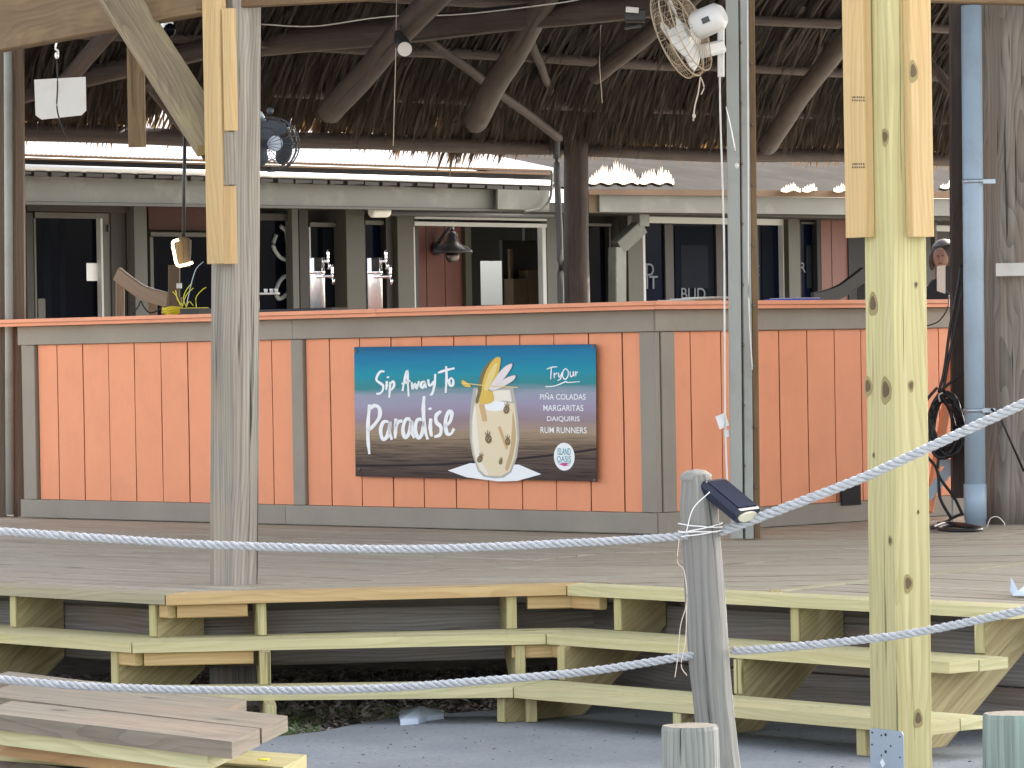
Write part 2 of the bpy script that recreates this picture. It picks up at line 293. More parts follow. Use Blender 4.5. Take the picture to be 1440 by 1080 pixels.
# ------------------------------------------------------------------ object helpers
WLOC = {}
def link(o, parent=None):
    COL.objects.link(o)
    if parent is not None: o.parent = parent
def thing(name, label, cat, loc, group=None, kind=None):
    o = bpy.data.objects.new(name, None); link(o); o.location = V(loc); o.empty_display_size = .1
    if kind: o['kind'] = kind
    if label: o['label'] = label
    if cat: o['category'] = cat
    if group: o['group'] = group
    WLOC[o.name] = V(loc); return o
def tag(o, label, cat, group=None):
    o['label'] = label; o['category'] = cat
    if group: o['group'] = group
    return o
class G:
    def __init__(s): s.v = []; s.f = []; s.uv = []; s.mi = []; s.sm = []
    def face(s, idx, uvs, mi=0, smooth=False): s.f.append(tuple(idx)); s.uv.append(uvs); s.mi.append(mi); s.sm.append(smooth)
    def sweep(s, path, prof, up=V((0, 0, 1)), closed_prof=True, caps=True, smooth=False, scales=None, uv0=(0, 0), mi=0, jit=0.0):
        path = [V(p) for p in path]; n = len(path); m = len(prof); base = len(s.v)
        up = V(up); L = 0; us = [0]
        for i in range(1, n): L += (path[i]-path[i-1]).length; us.append(L)
        per = [0]
        for j in range(m): per.append(per[-1] + math.hypot(prof[(j+1) % m][0]-prof[j][0], prof[(j+1) % m][1]-prof[j][1]))
        for i in range(n):
            t = (path[min(i+1, n-1)]-path[max(i-1, 0)]).normalized()
            sd = t.cross(up)
            if sd.length < 1e-4: sd = t.cross(V((1, .01, 0)))
            sd.normalize(); u2 = sd.cross(t).normalized()
            k = scales[i] if scales else 1
            for (a, b) in prof:
                j = 1+random.uniform(-jit, jit) if jit else 1
                s.v.append(path[i] + sd*a*k*j + u2*b*k*j)
        for i in range(n-1):
            for j in range(m):
                a = base+i*m+j; b = base+i*m+(j+1) % m; c = base+(i+1)*m+(j+1) % m; d = base+(i+1)*m+j
                s.face((a, d, c, b), [(us[i]+uv0[0], per[j]+uv0[1]), (us[i+1]+uv0[0], per[j]+uv0[1]), (us[i+1]+uv0[0], per[j+1]+uv0[1]), (us[i]+uv0[0], per[j+1]+uv0[1])], mi, smooth)
        if caps:
            s.face(tuple(base+j for j in range(m)), [p for p in prof], mi+1 if mi == 0 else mi)
            s.face(tuple(base+(n-1)*m+j for j in reversed(range(m))), [prof[j] for j in reversed(range(m))], mi+1 if mi == 0 else mi)
        return s
    def tube(s, path, r, n=8, **k):
        k.setdefault('smooth', True)
        return s.sweep(path, [(r*math.cos(2*math.pi*i/n), r*math.sin(2*math.pi*i/n)) for i in range(n)], **k)
    def box(s, c, ax, ay, az, sx, sy, sz, ch=.0):      # centre, unit axes, full sizes; length along ax
        c = V(c); a = c-V(ax)*sx/2; b = c+V(ax)*sx/2
        return s.sweep([a, b], rect(sy, sz, ch), up=az)
    def lathe(s, c, axis, prof, n=16, smooth=True, mi=0):
        axis = V(axis).normalized(); x = axis.orthogonal().normalized(); y = axis.cross(x); base = len(s.v); m = len(prof)
        for (r, h) in prof:
            for i in range(n):
                a = 2*math.pi*i/n; s.v.append(V(c)+axis*h+x*(r*math.cos(a))+y*(r*math.sin(a)))
        for j in range(m-1):
            for i in range(n):
                i2 = (i+1) % n
                s.face((base+j*n+i, base+j*n+i2, base+(j+1)*n+i2, base+(j+1)*n+i), [(prof[j][1], i/n), (prof[j][1], (i+1)/n), (prof[j+1][1], (i+1)/n), (prof[j+1][1], i/n)], mi, smooth)
        s.face(tuple(base+i for i in reversed(range(n))), [(0, 0)]*n, mi); s.face(tuple(base+(m-1)*n+i for i in range(n)), [(0, 0)]*n, mi)
        return s
    def ball(s, c, r, n=12, sx=1, sy=1, sz=1):
        base = len(s.v); c = V(c)
        for j in range(n//2+1):
            th = math.pi*j/(n//2)
            for i in range(n):
                a = 2*math.pi*i/n; s.v.append(c+V((r*sx*math.sin(th)*math.cos(a), r*sy*math.sin(th)*math.sin(a), r*sz*math.cos(th))))
        for j in range(n//2):
            for i in range(n):
                i2 = (i+1) % n; s.face((base+j*n+i, base+(j+1)*n+i, base+(j+1)*n+i2, base+j*n+i2), [(i/n, j/n)]*4, 0, True)
        return s
    def prism(s, pts, thick, uvdir=None, mi=0):        # planar polygon pts extruded by vector thick
        pts = [V(p) for p in pts]; thick = V(thick); n = len(pts); base = len(s.v)
        ex = (pts[1]-pts[0]).normalized() if uvdir is None else V(uvdir).normalized(); nn = thick.normalized(); ey = nn.cross(ex)
        s.v += pts + [p+thick for p in pts]
        uv = [(p.dot(ex), p.dot(ey)) for p in pts]
        s.face(tuple(reversed(range(base, base+n))), list(reversed(uv)), mi); s.face(tuple(range(base+n, base+2*n)), uv, mi)
        for i in range(n):
            j = (i+1) % n; l = (pts[j]-pts[i]).length; w_ = thick.length
            s.face((base+i, base+j, base+n+j, base+n+i), [(0, 0), (l, 0), (l, w_), (0, w_)], mi)
        return s
    def build(s, name, mats, parent=None, kind=None, label=None):
        c = sum(((V(v)) for v in s.v), V())/len(s.v)
        me = bpy.data.meshes.new(name); me.from_pydata([tuple(v-c) for v in s.v], [], s.f)
        uvl = me.uv_layers.new(name='UVMap'); k = 0
        flatuv = []
        for u in s.uv:
            for (a, b) in u: flatuv += (a, b)
        uvl.data.foreach_set('uv', flatuv)
        me.polygons.foreach_set('material_index', s.mi); me.polygons.foreach_set('use_smooth', s.sm)
        if isinstance(mats, str): mats = [mats, END.get(mats, mats)]
        for m_ in mats: me.materials.append(MATS[m_])
        me.validate(); me.update()
        o = bpy.data.objects.new(name, me); link(o, parent)
        WLOC[o.name] = c; o.location = c - (WLOC[parent.name] if parent is not None else V())
        if kind: o['kind'] = kind
        if label: o['label'] = label
        return o
def rect(w_, t, ch=.004):
    a, b = w_/2, t/2; ch = min(ch, a*.4, b*.4)
    if ch <= 0: return [(-a, -b), (a, -b), (a, b), (-a, b)]
    return [(-a+ch, -b), (a-ch, -b), (a, -b+ch), (a, b-ch), (a-ch, b), (-a+ch, b), (-a, b-ch), (-a, -b+ch)]
def board(name, a, b, w_, t, mat, parent=None, up=(0, 0, 1), ch=.004, warp=.0, seg=1, **k):
    a = V(a); b = V(b); pts = []
    n = max(1, seg)
    for i in range(n+1):
        q = a.lerp(b, i/n)
        if 0 < i < n: q = q + V((random.uniform(-warp, warp), random.uniform(-warp, warp), random.uniform(-warp, warp)))
        pts.append(q)
    return G().sweep(pts, rect(w_, t, ch), up=up, uv0=(random.uniform(0, 9), random.uniform(0, 9))).build(name, mat, parent, **k)
def log(name, a, b, r0, r1, mat, parent=None, n=14, seg=14, wob=.012, **k):
    a = V(a); b = V(b); pts = []; sc_ = []; ph = random.uniform(0, 50)
    for i in range(seg+1):
        f = i/seg; q = a.lerp(b, f); q = q + V([noise.noise(V((ph+f*3, j*7.1, 0)))*wob*1.2 for j in range(3)]); pts.append(q)
        sc_.append((r0+(r1-r0)*f)*(1+.03*noise.noise(V((ph+f*9, 3, 1)))))
    prof = [(math.cos(2*math.pi*i/n)*(1+.04*math.sin(i*2.3+ph)), math.sin(2*math.pi*i/n)*(1+.04*math.sin(i*2.3+ph))) for i in range(n)]
    dv = (b-a).normalized(); g = G(); g.sweep(pts, prof, scales=sc_, smooth=True, jit=.006, up=V((0, 1, .01)) if abs(dv.z) > .7 else V((0, 0, 1)))
    # uv v in metres
    rr = (r0+r1)/2
    g.uv = [[(u, v*rr) for (u, v) in f] for f in g.uv]
    return g.build(name, mat, parent, **k)
def catenary(pts, n=24):       # smooth curve through points (Catmull-Rom)
    pts = [V(p) for p in pts]; out = []; q = [pts[0]*2-pts[1]]+pts+[pts[-1]*2-pts[-2]]
    for i in range(1, len(q)-2):
        for k in range(n):
            t = k/n; p0, p1, p2, p3 = q[i-1:i+3]
            out.append(.5*((2*p1)+(p2-p0)*t+(2*p0-5*p1+4*p2-p3)*t*t+(3*p1-p0-3*p2+p3)*t**3))
    out.append(pts[-1]); return out
def XY(p, z=0.0): return V((p[0], p[1], z))

# ------------------------------------------------------------------ setting: ground
GZ = -.47
g = G(); S_ = 1500; g.v = [V((-S_, -S_, 0)), V((S_, -S_, 0)), V((S_, S_, 0)), V((-S_, S_, 0))]
for v in g.v: v.z = GZ-.03
g.face((0, 1, 2, 3), [(0, 0), (1, 0), (1, 1), (0, 1)]); g.build('ground', 'far_ground', kind='structure')
# gravel / mulch bed with relief under the stairs
g = G(); nx, ny = 90, 60; x0, x1, y0, y1 = -5.5, 4.5, 9.5, 18.0
for j in range(ny+1):
    for i in range(nx+1):
        x = x0+(x1-x0)*i/nx; y = y0+(y1-y0)*j/ny
        z = GZ-.012+.018*noise.noise(V((x*3, y*3, 0)))+.008*noise.noise(V((x*14, y*14, 3))); 
        g.v.append(V((x, y, z)))
for j in range(ny):
    for i in range(nx):
        a = j*(nx+1)+i; g.face((a, a+1, a+nx+2, a+nx+1), [(0, 0)]*4, 0, True)
g.build('mulch_bed', 'soil', kind='structure')
# concrete slab: curved back edge
edge = [PZ(x, y, GZ) for x, y in ((300, 1062), (340, 1048), (395, 1040), (453, 1033), (505, 1022), (557, 1013), (640, 1007), (707, 1003))]
edge = [V((-1.35, 12.0, GZ))] + edge + [V((.1, 14.05, GZ)), V((.6, 14.35, GZ)), V((1.4, 14.4, GZ)), V((2.6, 14.4, GZ)), V((5, 14.5, GZ)), V((5, 3, GZ)), V((-3.2, 3, GZ)), V((-2.2, 9.6, GZ))]
for e in edge: e.z = GZ+.012
g = G(); g.prism([e-V((0, 0, .08)) for e in edge], (0, 0, .08)); g.build('concrete_slab', ['concrete', 'concrete'], kind='structure')
# mulch chips (stuff)
g = G()
def chip(x, y, z, s_, m_=None):
    base = len(g.v); a = random.uniform(0, 6.28); t = random.uniform(-.6, .6); l = s_*random.uniform(.6, 1.5); w_ = s_*random.uniform(.25, .6); h = s_*random.uniform(.1, .3)
    d = V((math.cos(a), math.sin(a), t)).normalized(); e = d.cross(V((0, 0, 1))).normalized(); u = e.cross(d)
    c = V((x, y, z)); uvv = (random.uniform(0, 40), random.uniform(0, 40))
    for dx, dy in ((-1, -.6), (1, -1), (.8, 1), (-.9, .7)): g.v.append(c+d*dx*l/2+e*dy*w_/2)
    g.v.append(c+u*h)
    for i in range(4): g.face((base+i, base+(i+1) % 4, base+4), [uvv]*3)
def in_slab(x, y):
    ins = False; n = len(edge)
    for i in range(n):
        a, b = edge[i], edge[(i+1) % n]
        if (a.y > y) != (b.y > y) and x < (b.x-a.x)*(y-a.y)/(b.y-a.y)+a.x: ins = not ins
    return ins
for k in range(26000):
    x = random.uniform(-2.8, 2.4); y = random.uniform(12.0, 16.0)
    if in_slab(x, y): continue
    chip(x, y, GZ+random.uniform(-.01, .012), random.uniform(.012, .04))
for k in range(520):
    x = random.uniform(-1.0, 1.8); y = random.uniform(11.2, 14.3)
    if in_slab(x, y): chip(x, y, GZ+.012, random.uniform(.005, .018))
g.build('mulch_chips', 'mulch', kind='stuff')
# grass along the slab edge
g = G()
for k in range(5200):
    if random.random() < .75:
        q = PZ(random.uniform(330, 450), random.uniform(1002, 1050), GZ)
        if random.random() < (q.y-12.9)*.7: continue
    elif random.random() < .5: q = V((random.uniform(-3.2, -1.2), random.uniform(9.6, 12.8), GZ))
    else: q = PZ(random.uniform(450, 640), random.uniform(1000, 1020), GZ) + V((0, random.uniform(-.02, .25), 0)); 
    if in_slab(q.x, q.y): continue
    if q.x > -.8 and random.random() < .72: continue
    h = random.uniform(.015, .05); a = random.uniform(0, 6.28); b = len(g.v); wv = V((math.cos(a), math.sin(a), 0))*.0025
    ln = V((random.uniform(-.02, .02), random.uniform(-.02, .02), h)); u = (random.uniform(0, 40), random.uniform(0, 40)); z = V((0, 0, .012))
    q = q-V((0, 0, .01))
    g.v += [q-wv, q+wv, q+wv*.7+ln*.5+z*.4, q-wv*.7+ln*.5+z*.4, q+ln+V((ln.x, ln.y, 0))]
    g.face((b, b+1, b+2, b+3), [u]*4); g.face((b+3, b+2, b+4), [u]*3)
g.build('grass_strip', 'grass', kind='stuff')

# ------------------------------------------------------------------ setting: deck
E0 = [PZ(0, 823, 0), PZ(232, 836, 0), PZ(797, 822, 0), PZ(1424, 854, 0)]
E1 = [PZ(0, 890, -.163), PZ(185, 903, -.163), PZ(768, 891, -.163), PZ(1336, 931, -.163)]
E2 = [PZ(0, 957, -.326), PZ(138, 973, -.326), PZ(722, 966, -.326), PZ(1309, 1016, -.326)]
E1[0] = E1[1]+(E0[0]-E0[1]); E2[0] = E2[1]+(E0[0]-E0[1])
for E_ in (E0, E1, E2):
    d = (E_[0]-E_[1]).normalized(); E_[0] = E_[1]+d*2.2
def inn(a, b):                 # horizontal normal pointing to the deck side
    d = (b-a).normalized(); n = V((-d.y, d.x, 0)); return n.normalized()
deck = thing('deck', None, None, (0, 9.5, -.04), kind='structure')
def clip(poly, p, n):          # keep side where (q-p).n >= 0
    out = []
    for i in range(len(poly)):
        a, b = poly[i], poly[(i+1) % len(poly)]; da = (a-p).dot(n); db = (b-p).dot(n)
        if da >= 0: out.append(a)
        if (da >= 0) != (db >= 0): out.append(a.lerp(b, da/(da-db)))
    return out
def plank_zone(poly, p0, d, w_=.134, gap=.010, mat='deck_board', lim=60):
    n = V((-d.y, d.x, 0)); lo = min((q-p0).dot(n) for q in poly); hi = max((q-p0).dot(n) for q in poly)
    k = math.floor(lo/(w_+gap)); cnt = 0
    while k*(w_+gap) < hi:
        s0 = k*(w_+gap); pl = clip(clip(poly, p0+n*(s0+gap/2), n), p0+n*(s0+w_+gap/2), -n); k += 1
        if len(pl) < 3: continue
        L = max(q.dot(d) for q in pl)-min(q.dot(d) for q in pl)
        # break long runs into butted boards
        cuts = [None]
        dz = random.uniform(-.0025, .0025)
        if L > 2.2:
            m_ = min(q.dot(d) for q in pl) + L*random.uniform(.3, .7)
            parts = [clip(pl, p0+d*(m_-p0.dot(d)-.002), -d), clip(pl, p0+d*(m_-p0.dot(d)+.002), d)]
        else: parts = [pl]
        for q in parts:
            if len(q) < 3: continue
            G().prism([v+V((0, 0, -.034+dz)) for v in q], (0, 0, .034), uvdir=d).build('deck_plank', ['deck_board', 'deck_board'], deck)
            cnt += 1
    return cnt
n0, n1, n2 = inn(E0[0], E0[1]), inn(E0[1], E0[2]), inn(E0[2], E0[3])
NW = .142                       # nosing board width
def off_poly(E_, wd):           # inner line offset by wd, mitred
    ns = [inn(E_[i], E_[i+1]) for i in range(3)]; out = [E_[0]+ns[0]*wd]
    for i in (1, 2):
        b = (ns[i-1]+ns[i]); b = b/(b.dot(ns[i])); out.append(E_[i]+b*wd)
    out.append(E_[3]+ns[2]*wd); return out
I0 = off_poly(E0, NW+.006)
BA, BB = PZ(38, 728, 0), PZ(925, 752, 0)
BC = BB+(PZ(1310, 727, 0)-BB)*1.135
sL = PZ(460, 817, 0); sL2 = PZ(933, 770, 0); dS = (sL2-sL).normalized()
back = 15.5
# convexify by sectors: left of seam 1, middle, right of divider 2
q2 = PZ(1173, 821, 0); q2b = PZ(1440, 791, 0); d2 = (q2b-q2).normalized()
nS = V((-dS.y, dS.x, 0)); nD = V((-d2.y, d2.x, 0))
s1front = I0[1]*.45+I0[2]*.55
s1p = sL; 
# front hits
def hit(p, d, a, b):
    n = V((-(b-a).y, (b-a).x, 0)); t = (a-p).dot(n)/d.dot(n); return p+d*t
h1 = hit(sL, dS, I0[1], I0[2]); h2 = hit(q2, d2, I0[2], I0[3])
f1 = h1+dS*6; f2 = h2+d2*4.2
dirL = (BB-BA).normalized()
zoneL = [I0[0], I0[1], h1, h1+dS*10.5, V((-5.5, 24.5, 0))]
plank_zone(zoneL, I0[1], dirL)
dM = V((1, -.02, 0)).normalized()
# middle zone is split by the concave corner so each clip polygon is convex
mA = [h1, I0[2], I0[2]+dS*9.5, h1+dS*10]
plank_zone(mA, I0[2], dM)
mB = [I0[2], h2, h2+d2*8, I0[2]+dS*9.5]
plank_zone(mB, I0[2], dM)
zoneR = [h2+V((.05, -.02, 0)), I0[3], I0[3]+V((2.6, 3.2, 0)), h2+d2*6+V((.05, -.02, 0))]
dirR = (E0[3]-E0[2]).normalized()
plank_zone(zoneR, I0[3], dirR)
# divider board
board('divider_board', h2+V((.02, 0, -.017)), h2+d2*6+V((.02, 0, -.017)), .06, .04, 'deck_edge', deck)
# nosing boards
def mitre_board(name, E_, i, wd, th, mat, parent, ofs=0.0, ext0=0, ext1=0, gap=.003, **k):
    a = off_poly(E_, ofs); b = off_poly(E_, ofs+wd); d = (E_[i+1]-E_[i]).normalized()
    # prism top face polygon
    pts = [a[i]+d*gap, a[i+1]-d*gap, b[i+1]-d*gap, b[i]+d*gap]
    return G().prism([p-V((0, 0, th+random.uniform(0, .003))) for p in pts], (0, 0, th), uvdir=d).build(name, [mat, 'end_new'], parent, **k)
for i, mt in ((0, 'deck_edge'), (1, 'fresh_pine'), (2, 'new_pine_tread')):
    mitre_board('nosing_board', E0, i, NW, .038, mt if i else 'deck_edge', deck)
# rim joists and skirt
R0 = off_poly(E0, .28)
for i in range(3):
    a, b = R0[i].copy(), R0[i+1].copy(); d = (b-a).normalized()
    tiers = ((-.145, .21),) if i < 2 else ((-.145, .21), (-.335, .16))
    for zc, hh in tiers:
        board('rim_joist', a+V((0, 0, zc-.045)), b+V((0, 0, zc-.045)), .036, hh, 'rim_board', deck, up=(0, 0, 1))
# end rim on the right
rr = R0[3]; board('rim_joist', rr+V((0, 0, -.19)), rr+V((2.2, 2.4, -.19)), .036, .21, 'rim_board', deck)
board('rim_joist', rr+V((0, 0, -.36)), rr+V((2.2, 2.4, -.36)), .036, .118, 'rim_board', deck)
# posts under the deck
for (x, y) in ((-1.08, 14.42), (.55, 14.9), (-2.6, 16.4)):
    board('support_post', V((x, y, GZ-.03)), V((x, y, -.05)), .14, .14, 'rim_board', deck, up=(1, .9, 0))

# ------------------------------------------------------------------ stairs
stairs = thing('deck_stairs', 'new yellow-green pine stairs wrapping the front of the deck in three angled flights', 'stairs', (0, 8.4, GZ))
for E_ in (E1, E2):
    for i in range(3):
        for k in range(2):
            mitre_board('tread_board', E_, i, .138, .038, 'new_pine_tread', stairs, ofs=k*.144)
def stringer(i, pe, depth_pts):
    # i flight, pe point on E0; perpendicular stringer through it
    d = (E0[i+1]-E0[i]).normalized(); n = inn(E0[i], E0[i+1]); th = .038
    o = pe-d*th/2
    t1 = -((E0[i]-E1[i+1]).dot(n)) ; t2 = -((E0[i]-E2[i+1]).dot(n))
    a0, a1, a2 = .035, t1+.035, t2+.035
    pts = [(a0, -.041), (a0, -.181), (a1, -.181), (a1, -.321), (a2, -.321), (a2, GZ+.012), (a2+.15, GZ+.012), (a0-.03, -.16-.02), (a0+.008, -.16), (a0+.008, -.041)]
    zb = GZ+.013; t_b = a2+.38
    pts = [(.255, -.041), (a0, -.041), (a0, -.201), (a1, -.201), (a1, -.364), (a2, -.364), (a2, zb), (t_b, zb), (.255, zb+(.255-t_b)*.71)]
    P3 = [o+n*t+V((0, 0, z)) for t, z in pts]
    sl = n*.26+V((0, 0, .163))
    G().prism(P3, d*th, uvdir=sl).build('stringer', ['stringer_pine', 'stringer_pine'], stairs)
    # front blocks show end grain: thin riser cleats at each step front
    for (t, zt, zb) in ((a0, -.041, -.163+.0), (a1, -.204, -.326), (a2, -.367, GZ+.013)):
        c = pe+n*(t-.006); G().sweep([c+V((0, 0, zb+.002)), c+V((0, 0, zt-.002))], rect(.0385, .011, .002), up=n).build('riser_cleat', ['new_pine', 'new_pine'], stairs)
def edge_pt(i, px, py, z, E_):   # nearest point of flight line i to a pixel
    p = PZ(px, py, z); a = E_[i]; d = (E_[i+1]-a).normalized(); t = (V((p.x, p.y, 0))-XY(a)).dot(d); return t
def place_str(i, px, py):
    d = (E0[i+1]-E0[i]).normalized()
    q = PV(px, py, E0[i], E0[i+1], .035); t = (XY(q)-XY(E0[i])).dot(d); stringer(i, E0[i]+d*t, None)
place_str(0, 217, 860); place_str(0, 21, 850); place_str(0, -170, 840)
place_str(1, 367, 860); place_str(1, 719, 850)
place_str(2, 871, 860); place_str(2, 1120, 870); place_str(2, 1379, 880)
# blocking between stringers at the mitred corners
def blocking(E_, i0, px0, px1, z, off=.05):
    n_a, n_b = inn(E_[i0], E_[i0+1]), inn(E_[i0+1], E_[i0+2])
    O = off_poly(E_, off); c = O[i0+1]
    da = (E_[i0]-E_[i0+1]).normalized(); db = (E_[i0+2]-E_[i0+1]).normalized()
    la, lb = px0, px1
    zz = E_[0].z+z
    board('blocking', XY(c, zz), XY(c, zz)+da*la, .038, .05, 'fresh_pine', stairs)
    board('blocking', XY(c, zz)+db*.02, XY(c, zz)+db*lb, .038, .05, 'fresh_pine', stairs)
blocking(E0, 0, .05, .28, -.066); blocking(E0, 1, .17, .17, -.066); blocking(E1, 0, .12, .42, -.066); blocking(E1, 1, .15, .08, -.066)

g = G()
def disc(g, c, n_, r_):
    x = n_.orthogonal().normalized(); y = n_.cross(x); b = len(g.v); g.v += [c+(x*math.cos(k*math.pi/3)+y*math.sin(k*math.pi/3))*r_ for k in range(6)]; g.face(tuple(range(b, b+6)), [(0, 0)]*6)
for E_, zz in ((E0, .0), (E1, .0), (E2, .0)):
    for i in range(3):
        d = (E_[i+1]-E_[i]); L_ = d.length; d.normalize(); nn_ = inn(E_[i], E_[i+1]); k = .12
        while k < L_-.05:
            for o_ in ((.03, .11) if E_ is E0 else (.03, .11, .175, .255)):
                disc(g, E_[i]+d*(k+random.uniform(-.008, .008))+nn_*(o_+random.uniform(-.006, .006))+V((0, 0, .0012)), V((0, 0, 1)), .0048)
            k += .42
g.build('screw_heads', ['knot_brown'], stairs, kind='stuff')
# ------------------------------------------------------------------ rope fence posts, ropes, bollards
dP = 3400/530
post = thing('rope_post', 'leaning weathered grey wooden post with a solar light strapped to its top', 'post', P(1021, 1205, dP))
g = G()
pa = P(1022, 1207, dP); pb_ = P(978, 668, dP)
n = 16; prof = []
for i in range(n):       # D-shaped: round on the left, sawn flat on the right
    a = 2*math.pi*i/n; x = math.cos(a); y = math.sin(a)
    prof.append((x, y))
path = []; scs = []
for i in range(15):
    f = i/14; path.append(pa.lerp(pb_, f)+V((.003*math.sin(f*9), 0, 0))); scs.append(.056-.003*f+.0015*math.sin(f*13))
scs[-2] *= .97; scs[-1] *= .72
prof = [(1.0*math.cos(2*math.pi*i/n) if math.cos(2*math.pi*i/n)-math.sin(2*math.pi*i/n)*0 < 9 else 0, math.sin(2*math.pi*i/n)) for i in range(n)]
prof = [(-.98, .2), (-.92, -.35), (-.62, -.78), (-.2, -1.0), (.05, -1.02), (.92, -.30), (1.0, -.1), (.98, .5), (.7, .85), (.2, 1.0), (-.4, .92), (-.85, .6)]
g.sweep(path, prof, up=V((0, 1, 0)), scales=scs, jit=.02)
g.uv = [[(u, v*.055) for (u, v) in f] for f in g.uv]
g.build('shaft', 'piling_grey', post)
top = path[-1]
g = G(); g.ball(top-V((0, 0, .006)), .044, 10, 1, .9, .5); g.build('rounded_top', ['piling_grey', 'end_grey'], post)
# twine around the post below the light
tw = thing('twine_wrap', 'white string wound round the leaning rope post under the solar light', 'string', P(985, 745, dP))
wc = path[0].lerp(path[-1], .855)
for j, (dz, tilt) in enumerate(((0, .0), (.008, .012), (.014, -.006), (-.006, .008))):
    g = G(); c = wc+V((0, 0, dz)); pts = [c+V((.0585*math.cos(t), .060*math.sin(t), tilt*math.cos(t)+random.uniform(-.001, .001))) for t in [i*2*math.pi/24 for i in range(25)]]
    g.tube(pts, .0016, 5); g.build('loop', 'white_twine', tw)
g = G(); g.tube(catenary([P(965, 748, dP-.06), P(975, 715, dP-.07), P(998, 692, dP-.08)], 8), .0014, 5); g.build('strand', 'white_twine', tw)
tail = thing('string_tail', 'thin pinkish string dangling left of the leaning rope post', 'string', P(955, 760, dP))
g = G(); g.tube(catenary([P(955, 758, dP-.06), P(953, 790, dP-.06), P(962, 803, dP-.06), P(966, 845, dP-.06), P(957, 880, dP-.06), P(953, 925, dP-.06), P(949, 953, dP-.06)], 8), .0012, 5); g.build('strand', 'twine', tail)
g = G(); g.tube(catenary([P(966, 845, dP-.06), P(964, 900, dP-.06), P(958, 935, dP-.06), P(966, 950, dP-.06)], 8), .0012, 5); g.build('strand', 'twine', tail)

# solar light
sl = thing('solar_light', 'dark blue solar spotlight with cream lens tilted on top of the rope post', 'lamp', P(1024, 700, dP-.07))
qa = P(990, 677, dP-.035)
wv_ = V((.068, .080, .004)); lv = V((.062, -.088, -.072)); lv = lv-wv_*(lv.dot(wv_)/wv_.dot(wv_)); up_ = wv_.cross(lv).normalized()
if up_.z < 0: up_ = -up_
ax = lv.normalized(); sw_ = wv_.normalized(); LN, WD = .142, .105
cc = qa+wv_*.5+lv*.5-up_*.020
pr = [(-.0525, .004), (-.044, .018), (.044, .018), (.0525, .004), (.046, -.016), (.032, -.024), (-.032, -.024), (-.046, -.016)]
def SL(f, k=1.0): return cc+ax*(f-.5)*LN
g = G(); g.sweep([SL(0), SL(.06), SL(.94), SL(1)], pr if ax.cross(up_).dot(sw_) > 0 else pr, up=up_, scales=[.9, 1, 1, .96]); g.build('housing', ['navy_plastic', 'navy_plastic'], sl)
G().box(cc+up_*.0192, ax, sw_, up_, LN*.84, .082, .003, .001).build('solar_panel', ['solar_cell', 'solar_cell'], sl)
G().sweep([SL(1.0)+ax*.0003, SL(1.0)+ax*.005], [(.040*math.cos(t), .0155*math.sin(t)-.003) for t in [i*2*math.pi/16 for i in range(16)]], up=up_).build('lens', ['lamp_lens', 'lamp_lens'], sl)
G().tube([cc-up_*.018-ax*.02, cc-up_*.03-ax*.045, P(985, 705, dP-.02)], .012, 10).build('bracket', ['navy_plastic', 'navy_plastic'], sl)

# bollards
def bollard(px0, px1, pyt, s_, mat, label):
    d = 3400/s_; c = P((px0+px1)/2, pyt, d); r = (px1-px0)/2/s_; base = V((c.x, c.y, GZ-.02))
    t = thing('bollard', label, 'bollard', base, 'short round bollards')
    n = 28; prof = []
    for i in range(n):
        a = 2*math.pi*i/n; k = 1+.03*math.sin(5*a+px0)+.02*math.sin(9*a)-(.09 if i % 9 == 4 else 0); prof.append((k*math.cos(a), k*math.sin(a)))
    pts = [base.lerp(c, f) for f in (0, .3, .6, .85, .975, 1)]
    g = G(); g.sweep(pts, prof, up=V((0, 1, 0)), scales=[r*1.02, r*1.0, r, r*.99, r*.97, r*.93]); g.uv = [[(u, v*r) for (u, v) in f] for f in g.uv]
    g.build('round_timber', mat, t)
bollard(930, 1012, 1020, 555, 'piling_grey', 'short grey round bollard in front of the leaning rope post')
bollard(1381, 1462, 1003, 555, 'piling_green', 'short greenish round bollard in the bottom right corner')

def rope(path, r, name, label, group='grey twisted ropes strung between posts'):
    t = thing(name, label, 'rope', path[0], group)
    # resample
    L = [0]
    for i in range(1, len(path)): L.append(L[-1]+(path[i]-path[i-1]).length)
    step = .0065; n = int(L[-1]/step); pts = []; k = 0
    for i in range(n+1):
        s_ = L[-1]*i/n
        while k < len(L)-2 and L[k+1] < s_: k += 1
        pts.append(path[k].lerp(path[k+1], (s_-L[k])/(L[k+1]-L[k])))
    lay = .062
    for j in range(3):
        hp = []
        for i, p in enumerate(pts):
            tv = (pts[min(i+1, n)]-pts[max(i-1, 0)]).normalized(); s2 = tv.cross(V((0, 0, 1))).normalized(); u2 = s2.cross(tv)
            a = -2*math.pi*(L[-1]*i/n)/lay+j*2*math.pi/3
            rv = 1+.10*noise.noise(V((i*.02, j, label.__len__())))
            hp.append(p+(s2*math.cos(a)+u2*math.sin(a))*r*.56*rv)
        g = G(); g.tube(hp, r*.47, 7, caps=True); g.build('strand', ['rope_fibre', 'rope_fibre'], t)
    g = G()
    for q in range(int(L[-1]*380)):
        i = random.randrange(len(pts)); a = random.uniform(0, 6.28); tv = (pts[min(i+1, n)]-pts[max(i-1, 0)]).normalized(); s2 = tv.cross(V((0, 0, 1))).normalized(); u2 = s2.cross(tv)
        rd = s2*math.cos(a)+u2*math.sin(a); o = pts[i]+rd*r*.85; b = len(g.v); e = (rd+tv*random.uniform(-1.2, 1.2)).normalized()*random.uniform(.003, .008)
        g.v += [o-tv*.0005, o+tv*.0005, o+e]; g.face((b, b+1, b+2), [(0, 0)]*3)
    g.build('fuzz', ['rope_fibre'], t, kind='stuff')
RR = .0125
